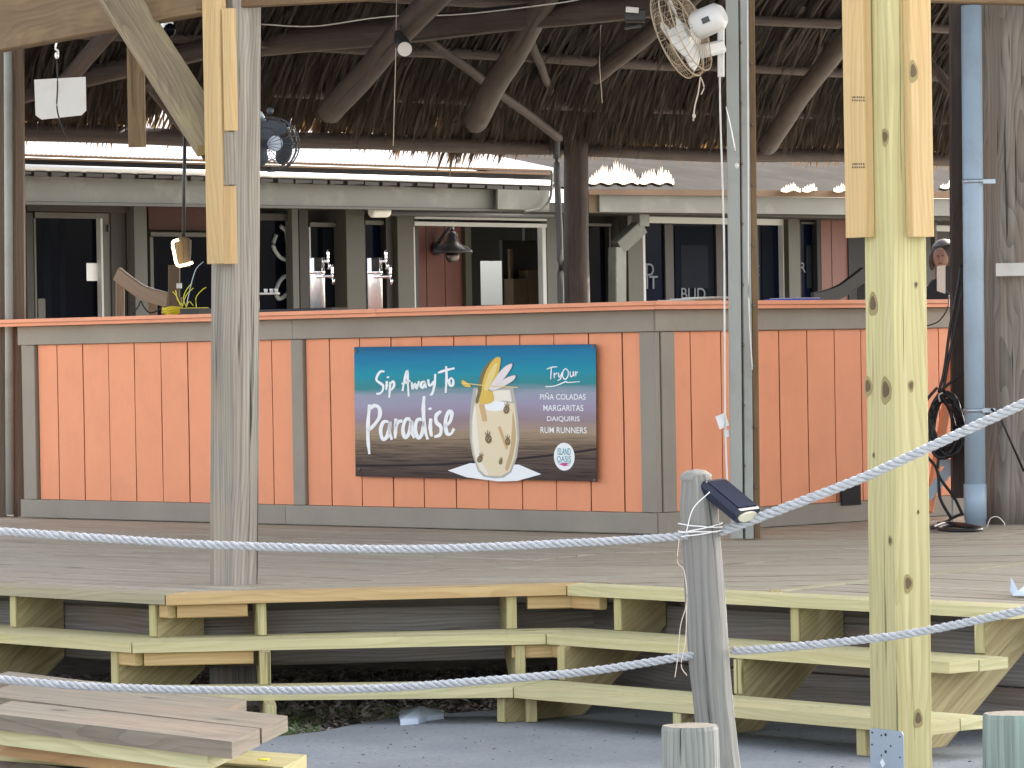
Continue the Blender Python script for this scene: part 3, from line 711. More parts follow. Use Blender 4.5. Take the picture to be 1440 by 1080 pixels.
up_l = catenary([P(-60, 742, dP-.02), P(0, 747, dP-.02), P(160, 758, dP-.02), P(320, 767, dP-.02), P(573, 772, dP-.02), P(820, 763, dP-.02), P(975, 753, dP-.01), P(990, 750, dP)], 20)
rope(up_l, .0115, 'rope', 'upper grey twisted rope left of the leaning post')
up_r = catenary([P(1010, 748, dP), P(1040, 738, dP-.02), P(1180, 685, dP-.08), P(1240, 660, dP-.10), P(1350, 609, dP-.15), P(1440, 567, dP-.2), P(1500, 535, dP-.22)], 20)
rope(up_r, .0135, 'rope', 'upper grey twisted rope rising to the right across the yellow post')
lo_l = catenary([P(-60, 946, dP-.02), P(0, 955, dP-.02), P(140, 966, dP-.02), P(340, 971, dP-.02), P(527, 968, dP-.02), P(673, 958, dP-.02), P(820, 945, dP-.02), P(940, 927, dP-.02), P(993, 918, dP)], 20)
rope(lo_l, .0115, 'rope', 'lower grey twisted rope left of the leaning post')
lo_r = catenary([P(1030, 915, dP), P(1045, 915, dP-.01), P(1130, 908, dP-.05), P(1218, 899, dP-.09), P(1301, 887, dP-.12), P(1440, 858, dP-.2), P(1500, 845, dP-.22)], 20)
rope(lo_r, .0115, 'rope', 'lower grey twisted rope right of the leaning post')

# ------------------------------------------------------------------ porch posts and beams
# left composite post
lp = PZ(329, 822, 0); sL_ = 3400/lp.y
pl = thing('porch_post', 'weathered grey square porch post with fresh yellow boards screwed to its upper left side', 'post', lp)
yaw = math.radians(44); hv = V((math.cos(yaw), math.sin(yaw), 0)); hv2 = V((-hv.y, hv.x, 0))
topz = 2.34
topv = P(333, 10, lp.y/K); lean = V(((topv.x-lp.x)/(topv.z), 0, 0))
def onpost(z, base, lean): return base+lean*z+V((0, 0, z))
G().sweep([onpost(z, lp, lean) for z in (0, .5, 1, 1.5, topz)], rect(.136, .136, .006), up=hv, uv0=(1.3, .4)).build('timber', 'weathered_grey', pl)
# yellow sister boards on the left face (front-left)
def sister(name, pxl, pxr, pyt, pyb, d, mat, parent, th=.038, face=-1):
    a = P((pxl+pxr)/2, pyb, d); b = P((pxl+pxr)/2, pyt, d)
    return a, b
nL = -hv   # outward normal of the front-left face (pointing left-front)
if nL.y > 0: nL = -nL
fL = [V((-1, -1, 0)).normalized()]
import itertools
def dirs(h): return [h, -h, V((-h.y, h.x, 0)), V((h.y, -h.x, 0))]
nFL = min(dirs(hv), key=lambda q: q.x+q.y); nFR = min(dirs(hv), key=lambda q: -q.x+q.y)
def sis(name, pxl, pxr, pyt, pyb, base, lean, n, tgt, off, th, mat, parent):
    # board on the face with normal n, spanning the pixel columns, offset off from post axis
    A = base+n*(off+th/2); t = V((-n.y, n.x, 0))
    k0 = PV(pxl, (pyt+pyb)/2, A, A+t); k1 = PV(pxr, (pyt+pyb)/2, A, A+t)
    zt = PV((pxl+pxr)/2, pyt, A, A+t).z; zb = PV((pxl+pxr)/2, pyb, A, A+t).z
    c = (XY(k0)+XY(k1))/2; w_ = (XY(k1)-XY(k0)).length
    G().sweep([XY(c, zb), XY(c, zt)+lean*(zt-zb)], rect(w_, th, .003), up=n, uv0=(random.uniform(0, 9), random.uniform(0, 9))).build(name, mat, parent)
LZ = V((0, 0, 0))
sis('sister_board', 292, 316, -20, 371, lp, LZ, nFL, None, .070, .036, 'fresh_pine', pl)
sis('sister_board', 318, 329, 262, 371, lp, LZ, nFL, None, .070, .034, 'fresh_pine', pl)
sis('sister_board', 318, 329, 12, 184, lp, LZ, nFL, None, .070, .034, 'fresh_pine', pl)
sis('filler_block', 318, 329.5, 186, 260, lp, LZ, nFL, None, .070, .026, 'weathered_grey', pl)

# front right yellow post
fd = 3400/468; fr = P(1268, 1093, fd); fr.z = GZ+.012
yp = thing('porch_post', 'tall new yellow pine porch post with steel plate at its foot, right of the stairs', 'post', fr)
yaw = math.radians(90-57.5); hy = V((math.cos(yaw), math.sin(yaw), 0)); yFL = min(dirs(hy), key=lambda q: q.x*.4+q.y); 
ft = P(1240, 0, fd)
lean2 = V(((ft.x-fr.x)/(ft.z-fr.z), 0, 0))*1.0
lean2.x = (P(1259, 340, fd).x-fr.x)/(P(1259, 340, fd).z-fr.z)
G().sweep([fr+lean2*z+V((0, 0, z)) for z in (0, .6, 1.2, 1.8, 2.6)], rect(.134, .134, .005), up=hy, uv0=(4.1, 2.2)).build('timber', 'new_pine', yp)
nl = min(dirs(hy), key=lambda q: q.x*.9+q.y*.6); nr = min(dirs(hy), key=lambda q: -q.x+q.y*.45)
frU = fr+lean2*1.9
sis('sister_board', 1192, 1221, -60, 334, frU, LZ, nl, None, .068, .036, 'fresh_pine', yp)
sis('sister_board', 1276, 1306, -60, 333, frU, LZ, nr, None, .068, .036, 'fresh_pine', yp)
# mill stamps on the left sister board
# knots as real inset discs
def knot(px, py, base, n, off, r, parent, el=1.5, mat='knot_brown'):
    base = fr+lean2*((490-py)/468+CZ-fr.z)
    A = base+n*off; t = V((-n.y, n.x, 0)); q = PV(px, py, A, A+t)
    ring = []
    for i in range(14):
        a = 2*math.pi*i/14; k = r*(1+.12*math.sin(3*a+px)); ring.append(q+t*k*math.cos(a)+V((0, 0, 1))*k*el*math.sin(a))
    halo = [q+(v-q)*1.55-V((0, 0, 1))*r*.5*(1 if (v-q).z < 0 else -.2) for v in ring]
    G().prism([v+n*.0004 for v in halo], n*.0008).build('knot_halo', ['knot_halo', 'knot_halo'], parent)
    G().prism([v+n*.0006 for v in ring], n*.0014).build('knot', [mat, mat], parent)
for px, py, r in ((1228, 427, .014), (1221, 543, .012), (1246, 548, .016), (1229, 640, .004), (1252, 760, .006)): knot(px, py, frU, nl, .067, r, yp)
for px, py, r in ((1277, 820, .011), (1291, 1010, .011), (1281, 542, .007), (1291, 720, .003), (1288, 400, .004)): knot(px, py, fr+lean2*.6, nr, .067, r, yp)
knot(1245, 192, frU, nl, .067, .011, yp, 1.4)
knot(1284, 100, frU, nr, .067+.037, .011, yp, 1.8)
for py in (138, 232):
    A2 = frU+nl*(.068+.0368); t2 = V((-nl.y, nl.x, 0))
    for rr_ in range(2):
        for k in range(6):
            x = 1198+k*3.1+random.uniform(0, .6); q = [PV(x, py+rr_*4.4, A2, A2+t2), PV(x+random.uniform(1.2, 2.2), py+rr_*4.4, A2, A2+t2), PV(x+random.uniform(1.2, 2.0), py+rr_*4.4-2.6, A2, A2+t2), PV(x, py+rr_*4.4-random.uniform(1.5, 3), A2, A2+t2)]
            G().prism(q, nl*.0003).build('stamp_mark', ['ink_grey', 'ink_grey'], yp)
# steel base plate
A = fr+nl*.0675+lean2*.1; t_ = V((-nl.y, nl.x, 0)); k0 = PV(1225, 1060, A, A+t_); k1 = PV(1272, 1060, A, A+t_)
c = (XY(k0)+XY(k1))/2; wz = (XY(k1)-XY(k0)).length; zt = PV(1248, 1026, A, A+t_).z
pt = thing('post_base_plate', 'galvanised steel base plate with bolt holes and white diamond sticker on the yellow post', 'bracket', XY(c, GZ+.012))
e = (XY(k1)-XY(k0)).normalized(); q0 = XY(c, GZ+.012)
out = [q0-e*wz/2, q0+e*wz/2, q0+e*wz/2+V((0, 0, zt-GZ-.022)), q0+e*(wz/2-.008)+V((0, 0, zt-GZ-.012)), q0-e*(wz/2-.008)+V((0, 0, zt-GZ-.012)), q0-e*wz/2+V((0, 0, zt-GZ-.022))]
nout = nl
G().prism([p+nout*.001 for p in out], nout*.003).build('plate', ['steel', 'steel'], pt)
for px, py, r in ((1247, 1033, .005), (1247, 1057, .005), (1241, 1034, .003), (1267, 1036, .003), (1228, 1047, .003), (1254, 1049, .003), (1267, 1065, .003), (1241, 1062, .003), (1228, 1030, .003)):
    q = PV(px, py, A, A+t_); q = XY(q, q.z)+nout*.004
    G().lathe(q, nout, [(r, 0), (r*.9, .0015)], 10).build('bolt_hole', ['dark_metal', 'dark_metal'], pt)
q = PV(1243, 1074, A, A+t_)+nout*.0045
G().prism([q+e*.0+V((0, 0, .017)), q+e*-.013+V((0, 0, .004)), q+e*-.001-V((0, 0, .012)), q+e*.013+V((0, 0, .0))], nout*.0006).build('sticker', ['white_paper', 'white_paper'], pt)

# grey double post by the bar
gp = PZ(1049, 759, 0)
gpt = thing('grey_post', 'thin weathered post of paired grey boards carrying the white wall fan', 'post', gp)
def vboard(name, pxb, pxt, pyb, pyt, wpx, d, mat, parent, th=.04, up=(0, 1, 0), zb=None, **k):
    a = P(pxb, pyb, d); b = P(pxt, pyt, d)
    return G().sweep([a, a.lerp(b, .33), a.lerp(b, .66), b], rect(wpx*d/3400, th, .003), up=V(up), uv0=(random.uniform(0, 9), random.uniform(0, 9))).build(name, mat, parent, **k)
dgp = gp.y/K
vboard('grey_board', 1036, 1029, 757, -25, 17, dgp-.02, 'grey_board', gpt)
vboard('core_board', 1048, 1040, 757, -25, 20, dgp+.03, 'grey_board_dark', gpt, .05)
vboard('grey_board', 1053.5, 1046, 757, -25, 12, dgp-.01, 'grey_board', gpt)
vboard('edge_board', 1064.5, 1056, 757, -25, 9, dgp+.0, 'brown_beam', gpt)
for k in range(9):
    y = 60+k*85; x = 1039+(y/757)*7; q = P(x+1.5, y, dgp-.02); G().lathe(q, (0, -1, 0), [(.007, 0), (.006, .014), (.003, .018)], 8).build('bolt', ['gunmetal', 'gunmetal'], gpt)
    q = P(x+17, y+30, dgp-.02); G().lathe(q, (0, -1, 0), [(.006, 0), (.006, .012), (.003, .015)], 8).build('bolt', ['gunmetal', 'gunmetal'], gpt)
fan = thing('wall_fan', 'white caged wall fan mounted near the top of the grey post', 'fan', P(1000, 40, 10.8))
cord = fan
G().tube(catenary([P(1012, 75, dgp-.06), P(1013, 160, dgp-.06), P(1018, 330, dgp-.05), P(1019, 480, dgp-.05), P(1020, 600, dgp-.05), P(1023, 690, dgp-.05)], 8), .0045, 6).build('cord', ['white_plastic', 'white_plastic'], cord)
G().tube(catenary([P(1051, 0, dgp-.05), P(1052, 200, dgp-.05), P(1053, 420, dgp-.05), P(1058, 520, dgp-.05)], 8), .003, 6).build('cord', ['white_plastic', 'white_plastic'], cord)
note = thing('paper_note', 'small white paper note stuck on the left edge of the grey post', 'paper', P(1014, 592, dgp-.05))
G().prism([P(1006, 586, dgp-.05), P(1020, 580, dgp-.045), P(1025, 598, dgp-.04), P(1012, 604, dgp-.05)], V((0, -.003, 0))).build('sheet', ['white_paper', 'white_paper'], note)
G().prism([P(1018, 605, dgp-.05), P(1024, 604, dgp-.045), P(1025, 614, dgp-.04), P(1019, 615, dgp-.05)], V((0, -.003, 0))).build('sheet', ['sky_paper', 'sky_paper'], note)

# left edge post
le = PZ(20, 727, 0)
lpt = thing('corner_post', 'brown square post with pale grey pipe at the left picture edge', 'post', le)
vboard('brown_board', 29, 24, 727, 40, 17, le.y/K+.03, 'brown_post', lpt, .09)
vboard('brown_board', 4, 1, 727, 40, 10, le.y/K+.03, 'brown_post', lpt, .05)
G().tube([P(14, 724, le.y/K), P(11, 45, le.y/K)], .024, 12).build('pipe', ['grey_board', 'grey_board'], lpt)

# right round pole and pvc pipe
pp = PZ(1372, 739, 0)
pipe = thing('drain_pipe', 'pale blue plastic drain pipe strapped beside the round grey pole', 'pipe', pp)
G().tube([pp+V((0, 0, .0)), P(1366, 8, pp.y/K)], .050, 20).build('tube', ['pvc_blue', 'pvc_blue'], pipe)
G().tube([pp+V((0, 0, .03)), pp+V((0, 0, .20))], .055, 20).build('coupling', ['pvc_blue', 'pvc_blue'], pipe)
for py in (255, 577):
    q = P(1354 if py < 300 else 1356, py, pp.y/K); q2_ = P(1390, py, pp.y/K)
    c = (q+P(1383, py, pp.y/K))/2
    G().tube([c-V((0, 0, .010)), c+V((0, 0, .010))], .0535, 20).build('strap', ['steel', 'steel'], pipe)
    G().box(P(1391, py, pp.y/K-.035), V((1, 0, 0)), V((0, 1, 0)), V((0, 0, 1)), .06, .006, .022, .002).build('strap_tab', ['steel', 'steel'], pipe)
rp = PZ(1432, 741, 0); 
pole = thing('round_pole', 'thick round weathered pole at the right edge behind the blue pipe', 'pole', rp)
pq = P(1432, 741, pp.y/K+.1)
log('trunk', XY(P(1436, 741, pp.y/K+.12), 0), P(1429, 5, pp.y/K+.12), .180, .160, 'pole_grey', pole, n=26, wob=.006)
q = P(1421, 379, pp.y/K-.035)
G().box(q, V((1, 0, 0)), V((0, 1, 0)), V((0, 0, 1)), .14, .004, .062, .001).build('grey_tape', ['off_white', 'off_white'], pole)
dkp = thing('dark_post', 'dark brown post close behind the blue drain pipe', 'post', XY(P(1345, 700, pp.y/K+.25)))
vboard('timber', 1347, 1344, 700, 4, 17, pp.y/K+.25, 'dark_log', dkp, .09)
# pole cable and white loop
cb = thing('ground_cable', 'thin black cable slanting down across the round pole', 'cable', P(1400, 585, pp.y/K-.1))
G().tube([P(1394, 575, pp.y/K-.07), P(1408, 590, pp.y/K-.09), P(1440, 663, pp.y/K-.08)], .006, 6).build('cable', ['black_rubber', 'black_rubber'], cb)
wl_ = thing('wire_loop', 'small white wire loop standing on the deck by the round pole', 'wire', PZ(1400, 741, 0))
G().tube(catenary([P(1388, 741, pp.y/K-.2), P(1393, 729, pp.y/K-.2), P(1403, 727, pp.y/K-.2), P(1412, 735, pp.y/K-.2), P(1413, 741, pp.y/K-.2)], 6), .0022, 5).build('wire', ['white_twine', 'white_twine'], wl_)

# perimeter beams of the porch
def beam(px0, py0, d0, px1, py1, d1, h, w_, mat, label, name='porch_beam', cat='beam', below=True, ext=0):
    a = P(px0, py0, d0); b = P(px1, py1, d1)
    if below: a = a+V((0, 0, h/2)); b = b+V((0, 0, h/2))
    dd = (b-a).normalized(); a = a-dd*ext; b = b+dd*ext
    t = thing(name, label, cat, (a+b)/2)
    board('timber', a, b, w_, h, mat, t, ch=.006)
    return t
beam(-60, 84, 10.42, 299, 18, lp.y/K+.02, .235, .07, 'brown_beam', 'brown porch beam crossing the top left corner')
bm_mid = V((.30, 8.98*K, 0))
a = XY(lp, 0)+V((-.10, 0, 0)); zb = P(303, 14, lp.y/K).z
t = thing('porch_beam', 'yellow pine porch beam resting on the left porch post', 'beam', (a+bm_mid)/2+V((0, 0, zb)))
board('timber', XY(a, zb+.09), XY(bm_mid, zb+.10), .04, .18, 'brown_beam', t)
t = thing('porch_beam', 'yellow-brown porch beam along the top right edge above the blue pipe', 'beam', XY(bm_mid, 2.3))
board('timber', XY(bm_mid, zb+.095), P(1500, 9.5, 9.4)+V((0, 0, .09)), .05, .18, 'brown_beam', t)
# diagonal brace
br = thing('diagonal_brace', 'broad diagonal wooden brace from the top left beam to the yellow boarded post', 'brace', P(296, 215, lp.y/K))
a = P(296, 196, lp.y/K+.06); b = P(163, -12, lp.y/K+.28)
dn = (b-a).normalized(); pn = V((.35, -.94, 0)); pn = (pn-dn*pn.dot(dn)).normalized()
board('timber', a-dn*.03, b+dn*.1, .145, .07, 'brace_wood', br, up=pn, ch=.005)
hb = thing('hanging_board', 'short yellow-brown board hanging vertically behind the diagonal brace', 'board', P(192, 60, lp.y/K+.6))
vboard('timber', 193, 190, 207, 20, 24, lp.y/K+.62, 'brown_beam', hb, .038)

# ------------------------------------------------------------------ the bar
bar = thing('bar_counter', 'angled outdoor bar with orange vertical planks, grey-brown trim and orange counter top', 'bar', XY(BB))
ZT = 1.10
dLb = (BB-BA).normalized(); nLb = inn(BA, BB); dRb = (BC-BB).normalized(); nRb = inn(BB, BC)
def bar_plank(A_, B_, dd, nn, s0, s1, z0, z1):
    # slightly cupped board with its own shading
    o = A_+dd*s0; e1 = dd*(s1-s0); y = random.uniform(-.0015, .0015)
    sk = random.uniform(-.003, .003)
    w_ = (s1-s0); prof = [(-w_/2+.0035, .008), (-w_/2+.008, -.004), (w_/2-.008, -.004), (w_/2-.0035, .008)]
    c = A_+dd*(s0+w_/2)+nn*(.012+y)
    g = G(); g.sweep([XY(c, z0), XY(c, (z0+z1)/2)+dd*sk, XY(c, z1)], [(-a, -b) for a, b in prof], up=nn); g.build('siding_plank', ['orange_paint', 'orange_paint'], bar)
def sx(px, py, A_, B_, dd): return (XY(PV(px, py, A_, B_))-A_).dot(dd)
z_pb = .105; z_pt = .955
left1 = [52, 79, 115, 151, 187.5, 225, 262.5, 300, 340, 381, 411]
right1 = [429, 462.5, 505, 549, 592, 637, 682.5, 730, 778, 827, 874, 901]
mid_y = 480
for seq in (left1, right1):
    ss = [sx(x, mid_y, BA, BB, dLb) for x in seq]
    for a, b in zip(ss[:-1], ss[1:]): bar_plank(BA, BB, dLb, nLb, a, b, z_pb, z_pt)
right2 = [946, 971, 1014, 1056, 1095.5, 1135, 1173.5, 1211, 1248, 1285, 1320.5, 1357]
ss = [sx(x, 470, BB, BC, dRb) for x in right2]
for a, b in zip(ss[:-1], ss[1:]): bar_plank(BB, BC, dRb, nRb, a, b, z_pb, z_pt)
# dark backing
for A_, B_, nn in ((BA, BB, nLb), (BB, BC, nRb)):
    board('backing', XY(A_, .53)+nn*.04, XY(B_, .53)+nn*.04, .03, 1.04, 'rim_board', bar)
def trim(A_, dd, nn, s0, s1, z0, z1, name='trim_board', out=.0, th=.036):
    c0 = A_+dd*s0-nn*(out); c1 = A_+dd*s1-nn*out
    return board(name, XY(c0, (z0+z1)/2), XY(c1, (z0+z1)/2), th, z1-z0, ['trim_paint', 'trim_paint'], bar, ch=.003)
LL = (BB-BA).length; LR = (BC-BB).length
sm = sx(419, mid_y, BA, BB, dLb)
trim(BA, dLb, nLb, -.03, sm-.1, 0.003, .103); trim(BA, dLb, nLb, sm-.097, LL+.012, 0.003, .103)
trim(BA, dLb, nLb, -.03, LL*.47, .957, ZT-.04); trim(BA, dLb, nLb, LL*.47+.003, LL+.012, .957, ZT-.04)
trim(BB, dRb, nRb, -.010, LR, 0.003, .103, out=.001); trim(BB, dRb, nRb, -.010, LR, .957, ZT-.04, out=.001)
def vtrim(A_, dd, nn, px0, px1, py):
    B_ = A_+dd; s0 = (XY(PV(px0, py, A_, B_))-A_).dot(dd); s1 = (XY(PV(px1, py, A_, B_))-A_).dot(dd); c = A_+dd*(s0+s1)/2-nn*.0
    G().sweep([XY(c, .106), XY(c, .954)], rect(s1-s0, .036, .003), up=nn, uv0=(0, 0)).build('trim_post', ['trim_paint', 'trim_paint'], bar)
vtrim(BA, dLb, nLb, 33, 51, 480); vtrim(BA, dLb, nLb, 412, 428.5, 480); vtrim(BA, dLb, nLb, 902, 924, 480); vtrim(BB, dRb, nRb, 926, 945, 480)
# counter top: two layers of boards, overhanging
def ctop(A_, dd, nn, s0, s1, m0=0, m1=0, cut=None):
    for k, (z, ov, th) in enumerate(((ZT-.0385, .085, .018), (ZT-.019, .10, .019))):
        a = A_+dd*s0; b = A_+dd*s1
        pts = [a-nn*ov+dd*m0*ov, b-nn*ov+dd*m1*ov, b+nn*.42-dd*m1*.42, a+nn*.42-dd*m0*.42]
        G().prism([XY(p, z) for p in pts], (0, 0, th), uvdir=dd).build('counter_board', ['counter_orange', 'counter_orange'], bar)
mt = math.tan(math.acos(max(-1, min(1, dLb.dot(dRb))))/2)
s_split = LL*.62
ctop(BA, dLb, nLb, -.75, s_split-.001); ctop(BA, dLb, nLb, s_split+.001, LL, 0, mt); ctop(BB, dRb, nRb, .002, LR+.05, -mt, 0)
# the bar's end return on the right (seen past the coiled cable)
board('return_panel', XY(BC, .53)+dRb*.02, XY(BC, .53)+dRb*.02+nRb*.9, .03, 1.04, ['orange_paint', 'orange_paint'], bar)
# left return
board('return_panel', XY(BA, .53)-dLb*.0, XY(BA, .53)+nLb*.9, .03, 1.04, ['orange_paint', 'orange_paint'], bar)
g = G()
for A_, B_, dd, nn, seq in ((BA, BB, dLb, nLb, left1+right1), (BB, BC, dRb, nRb, right2)):
    for x in seq:
        s0_ = sx(x, 480, A_, B_, dd)
        for z in (.14, .34, .56, .78, .93):
            if random.random() < .75:
                c = A_+dd*(s0_+random.choice((-.022, .022)))+nn*(.0062); disc(g, XY(c, z+random.uniform(-.02, .02)), -nn, .0032)
g.build('nail_heads', ['knot_brown'], bar, kind='stuff')
# missing corner at the foot (dark gap) on the right
q = PV(1196, 694, BB, BC, -.022)
G().box(q, dRb, nRb, V((0, 0, 1)), .14, .012, .115, .001).build('vent_hole', ['black_void', 'black_void'], bar)
# diagonal brace under the counter at right
bb = thing('counter_brace', 'orange diagonal brace under the right end of the bar counter', 'brace', P(1335, 700, 12.1))
board('timber', P(1352, 445, 12.08), P(1306, 720, 12.0), .04, .09, ['orange_paint', 'orange_paint'], bb, up=(0, 1, 0))
sb = thing('steel_bracket', 'grey metal shelf bracket behind the coiled black cable', 'bracket', P(1330, 650, 12.0))
board('arm', P(1320, 651, 11.95), P(1356, 650, 11.95), .03, .035, ['steel', 'steel'], sb)
board('strut', P(1338, 655, 11.94), P(1304, 700, 11.94), .006, .05, ['steel', 'steel'], sb)
board('leg', P(1340, 735, 11.9), P(1340, 630, 11.9), .012, .012, ['steel', 'steel'], sb)

# ------------------------------------------------------------------ banner
Wb0 = PV(498, 488, BA, BB, -.026); Wb1 = PV(838, 484, BA, BB, -.026); Wb2 = PV(839, 677, BA, BB, -.026); Wb3 = PV(500, 670, BA, BB, -.026)
ban = thing('banner', 'printed vinyl banner with an iced drink on a beach, pinned to the orange planks', 'banner', (Wb0+Wb2)/2)
def BN(cx, cy, o=0.0):          # crop pixel -> point on the banner
    u = (cx-66)/1292; v = (cy-96)/(712)
    top = Wb0.lerp(Wb1, u); bot = Wb3.lerp(Wb2, u); q = top.lerp(bot, v)
    return q - nLb*(o+wave(u, v))
def wave(u, v): return .0006*math.sin(u*7+v*3)
g = G(); nx, ny = 40, 20
for j in range(ny+1):
    for i in range(nx+1): g.v.append(BN(66+1292*i/nx, 96+712*j/ny))
for j in range(ny):
    for i in range(nx):
        a = j*(nx+1)+i; uvq = [(i/nx, 1-j/ny), ((i+1)/nx, 1-j/ny), ((i+1)/nx, 1-(j+1)/ny), (i/nx, 1-(j+1)/ny)]
        g.face((a, a+nx+1, a+nx+2, a+1), [uvq[0], uvq[3], uvq[2], uvq[1]], 0, True)
nb = len(g.v)
for v in list(g.v): g.v.append(v+nLb*.002)
for j in range(ny):
    for i in range(nx):
        a = nb+j*(nx+1)+i; g.face((a, a+1, a+nx+2, a+nx+1), [(0, 0)]*4, 0, True)
g.build('vinyl_sheet', ['banner_print'], ban)
LAY = [0.0008]
def shape(name, pts, mat, lay, fine=True):
    LAY[0] = lay
    q = []
    for i in range(len(pts)):
        a = pts[i]; b = pts[(i+1) % len(pts)]; L_ = math.hypot(b[0]-a[0], b[1]-a[1]); n = max(1, int(L_/60)) if fine else 1
        for k in range(n): q.append((a[0]+(b[0]-a[0])*k/n, a[1]+(b[1]-a[1])*k/n))
    from mathutils.geometry import tessellate_polygon
    tri = tessellate_polygon([[V((x, -y, 0)) for x, y in q]]); g = G(); g.v = [BN(x, y, lay) for x, y in q]; m = len(q)
    g.v += [v+nLb*.0004 for v in list(g.v)]
    for t in tri:
        g.face(t, [(0, 0)]*3); g.face(tuple(m+i for i in reversed(t)), [(0, 0)]*3)
    g.build(name, [mat, mat], ban)
def smooth_poly(pts, n=5):
    q = [V((x, y, 0)) for x, y in pts]; m = len(q); out = []
    for i in range(m):
        p0, p1, p2, p3 = q[i-1], q[i], q[(i+1) % m], q[(i+2) % m]
        for k in range(n):
            t = k/n; r_ = .5*((2*p1)+(p2-p0)*t+(2*p0-5*p1+4*p2-p3)*t*t+(3*p1-p0-3*p2+p3)*t**3); out.append((r_.x, r_.y))
    return out
shape('printed_napkin', [(580, 766), (700, 724), (960, 728), (1076, 776), (950, 814), (850, 819), (680, 800)], 'print_white', .0008)
glass = [(722, 322), (708, 400), (700, 500), (700, 590), (714, 680), (742, 765), (775, 796), (830, 803), (880, 798), (920, 768), (950, 690), (964, 590), (960, 500), (948, 400), (932, 320)]
shape('printed_glass', glass, 'print_glass_edge', .0013)
def inset(pts, k, cy0=None):
    cx = sum(p[0] for p in pts)/len(pts); cy = sum(p[1] for p in pts)/len(pts); return [(cx+(x-cx)*k, cy+(y-cy)*k) for x, y in pts]
drink = [(x, y) for x, y in glass]; drink = [(728, 400), (712, 500), (710, 590), (722, 680), (750, 760), (790, 790), (868, 790), (912, 762), (940, 690), (954, 590), (948, 500), (938, 405), (880, 395), (800, 400)]
shape('printed_drink', drink, 'print_cream', .0018)
shape('printed_glass_shine', [(738, 335), (915, 333), (925, 395), (880, 390), (800, 396), (735, 398)], 'print_ice', .0018)
shape('printed_ice', smooth_poly([(785, 405), (835, 392), (892, 400), (895, 430), (850, 445), (790, 438)]), 'print_white', .0023)
shape('printed_drink_shade', smooth_poly([(722, 440), (735, 430), (745, 560), (760, 700), (800, 780), (770, 775), (735, 700), (716, 580)]), 'print_ice', .0023)
shape('printed_drink_shade', smooth_poly([(930, 450), (942, 520), (944, 600), (925, 700), (900, 760), (890, 740), (915, 650), (925, 540)]), 'print_cream_dark', .0023)
shape('printed_fruit', [(750, 410), (780, 405), (795, 500), (770, 500)], 'print_tan', .0028)
shape('printed_fruit', [(850, 530), (865, 525), (905, 640), (893, 650)], 'print_tan', .0028)
def pineapple(cx, cy, s_, rot):
    def R_(x, y): c, s2 = math.cos(rot), math.sin(rot); return (cx+(x*c-y*s2)*s_, cy+(x*s2+y*c)*s_)
    el = [R_(17*math.cos(a), 8+24*math.sin(a)) for a in [i*2*math.pi/12 for i in range(12)]]
    shape('printed_pineapple', el, 'print_brown', .0030, False)
    for k in (-1, 0, 1): shape('printed_pineapple', [R_(k*8-4, -14), R_(k*8+4, -14), R_(k*14, -42+abs(k)*10)], 'print_brown', .0030, False)
    for k in range(3): shape('printed_dot', [R_(-8+k*8-2, 4+(k % 2)*10-2), R_(-8+k*8+2, 4+(k % 2)*10-2), R_(-8+k*8, 4+(k % 2)*10+5)], 'print_cream', .0036, False)
for a in ((898, 430, .95, .1), (800, 585, 1.05, -.12), (903, 600, .85, 0), (757, 695, .85, .35), (866, 710, .6, .2)): pineapple(*a)
shape('printed_rind', smooth_poly([(733, 398), (745, 340), (752, 290), (768, 235), (800, 190), (835, 165), (850, 175), (800, 240), (775, 300), (750, 395)]), 'print_rind', .0030)
shape('printed_pineapple_slice', smooth_poly([(752, 398), (765, 340), (775, 280), (800, 215), (838, 165), (866, 160), (868, 190), (855, 250), (835, 310), (825, 340), (832, 380), (815, 402), (780, 408)]), 'print_yellow', .0034)
shape('printed_slice_light', smooth_poly([(780, 330), (795, 270), (825, 210), (850, 190), (845, 230), (825, 280), (808, 330)]), 'print_yellow_light', .0038)
for pet in ([(806, 332), (840, 270), (885, 215), (926, 194), (926, 215), (895, 262), (855, 305)], [(815, 336), (855, 300), (900, 268), (945, 256), (938, 280), (900, 305), (855, 328)]):
    shape('printed_petal_edge', smooth_poly(inset(pet, 1.05)), 'print_petal_line', .0040); shape('printed_petal', smooth_poly(pet), 'print_petal', .0045)
def stroke(name, pts, wd, mat, lay=.0012, taper=True, parent=None, conv=None):
    q = catenary([V((x, y, 0)) for x, y in pts], 6) if len(pts) > 2 else [V((pts[0][0], pts[0][1], 0)).lerp(V((pts[1][0], pts[1][1], 0)), k/6) for k in range(7)]
    L_, R_ = [], []
    n = len(q)
    for i, p in enumerate(q):
        t = (q[min(i+1, n-1)]-q[max(i-1, 0)]).normalized(); nn = V((-t.y, t.x, 0)); f = i/(n-1)
        w_ = wd/2*(1.0 if not taper else (.72+.38*math.sin(f*math.pi*.9+.3)+.10*math.sin(f*17+pts[0][0])))
        L_.append(p+nn*w_); R_.append(p-nn*w_)
    g = G()
    for i in range(n): g.v += [BN(L_[i].x, L_[i].y, lay), BN(R_[i].x, R_[i].y, lay)]
    for i in range(n-1): g.face((2*i, 2*i+1, 2*i+3, 2*i+2), [(0, 0)]*4)
    m = len(g.v)
    for v in list(g.v): g.v.append(v-nLb*.0004)
    for i in range(n-1): g.face((m+2*i+2, m+2*i+3, m+2*i+1, m+2*i), [(0, 0)]*4)
    return g.build(name, [mat, mat], ban)
shape_w = 'print_white'
stroke('skewer', [(668, 296), (800, 310), (962, 320)], 5, 'print_yellow_light', .005, False)
shape('printed_leaf', smooth_poly([(660, 290), (672, 280), (712, 312), (690, 318), (668, 306)]), 'print_yellow', .0052)
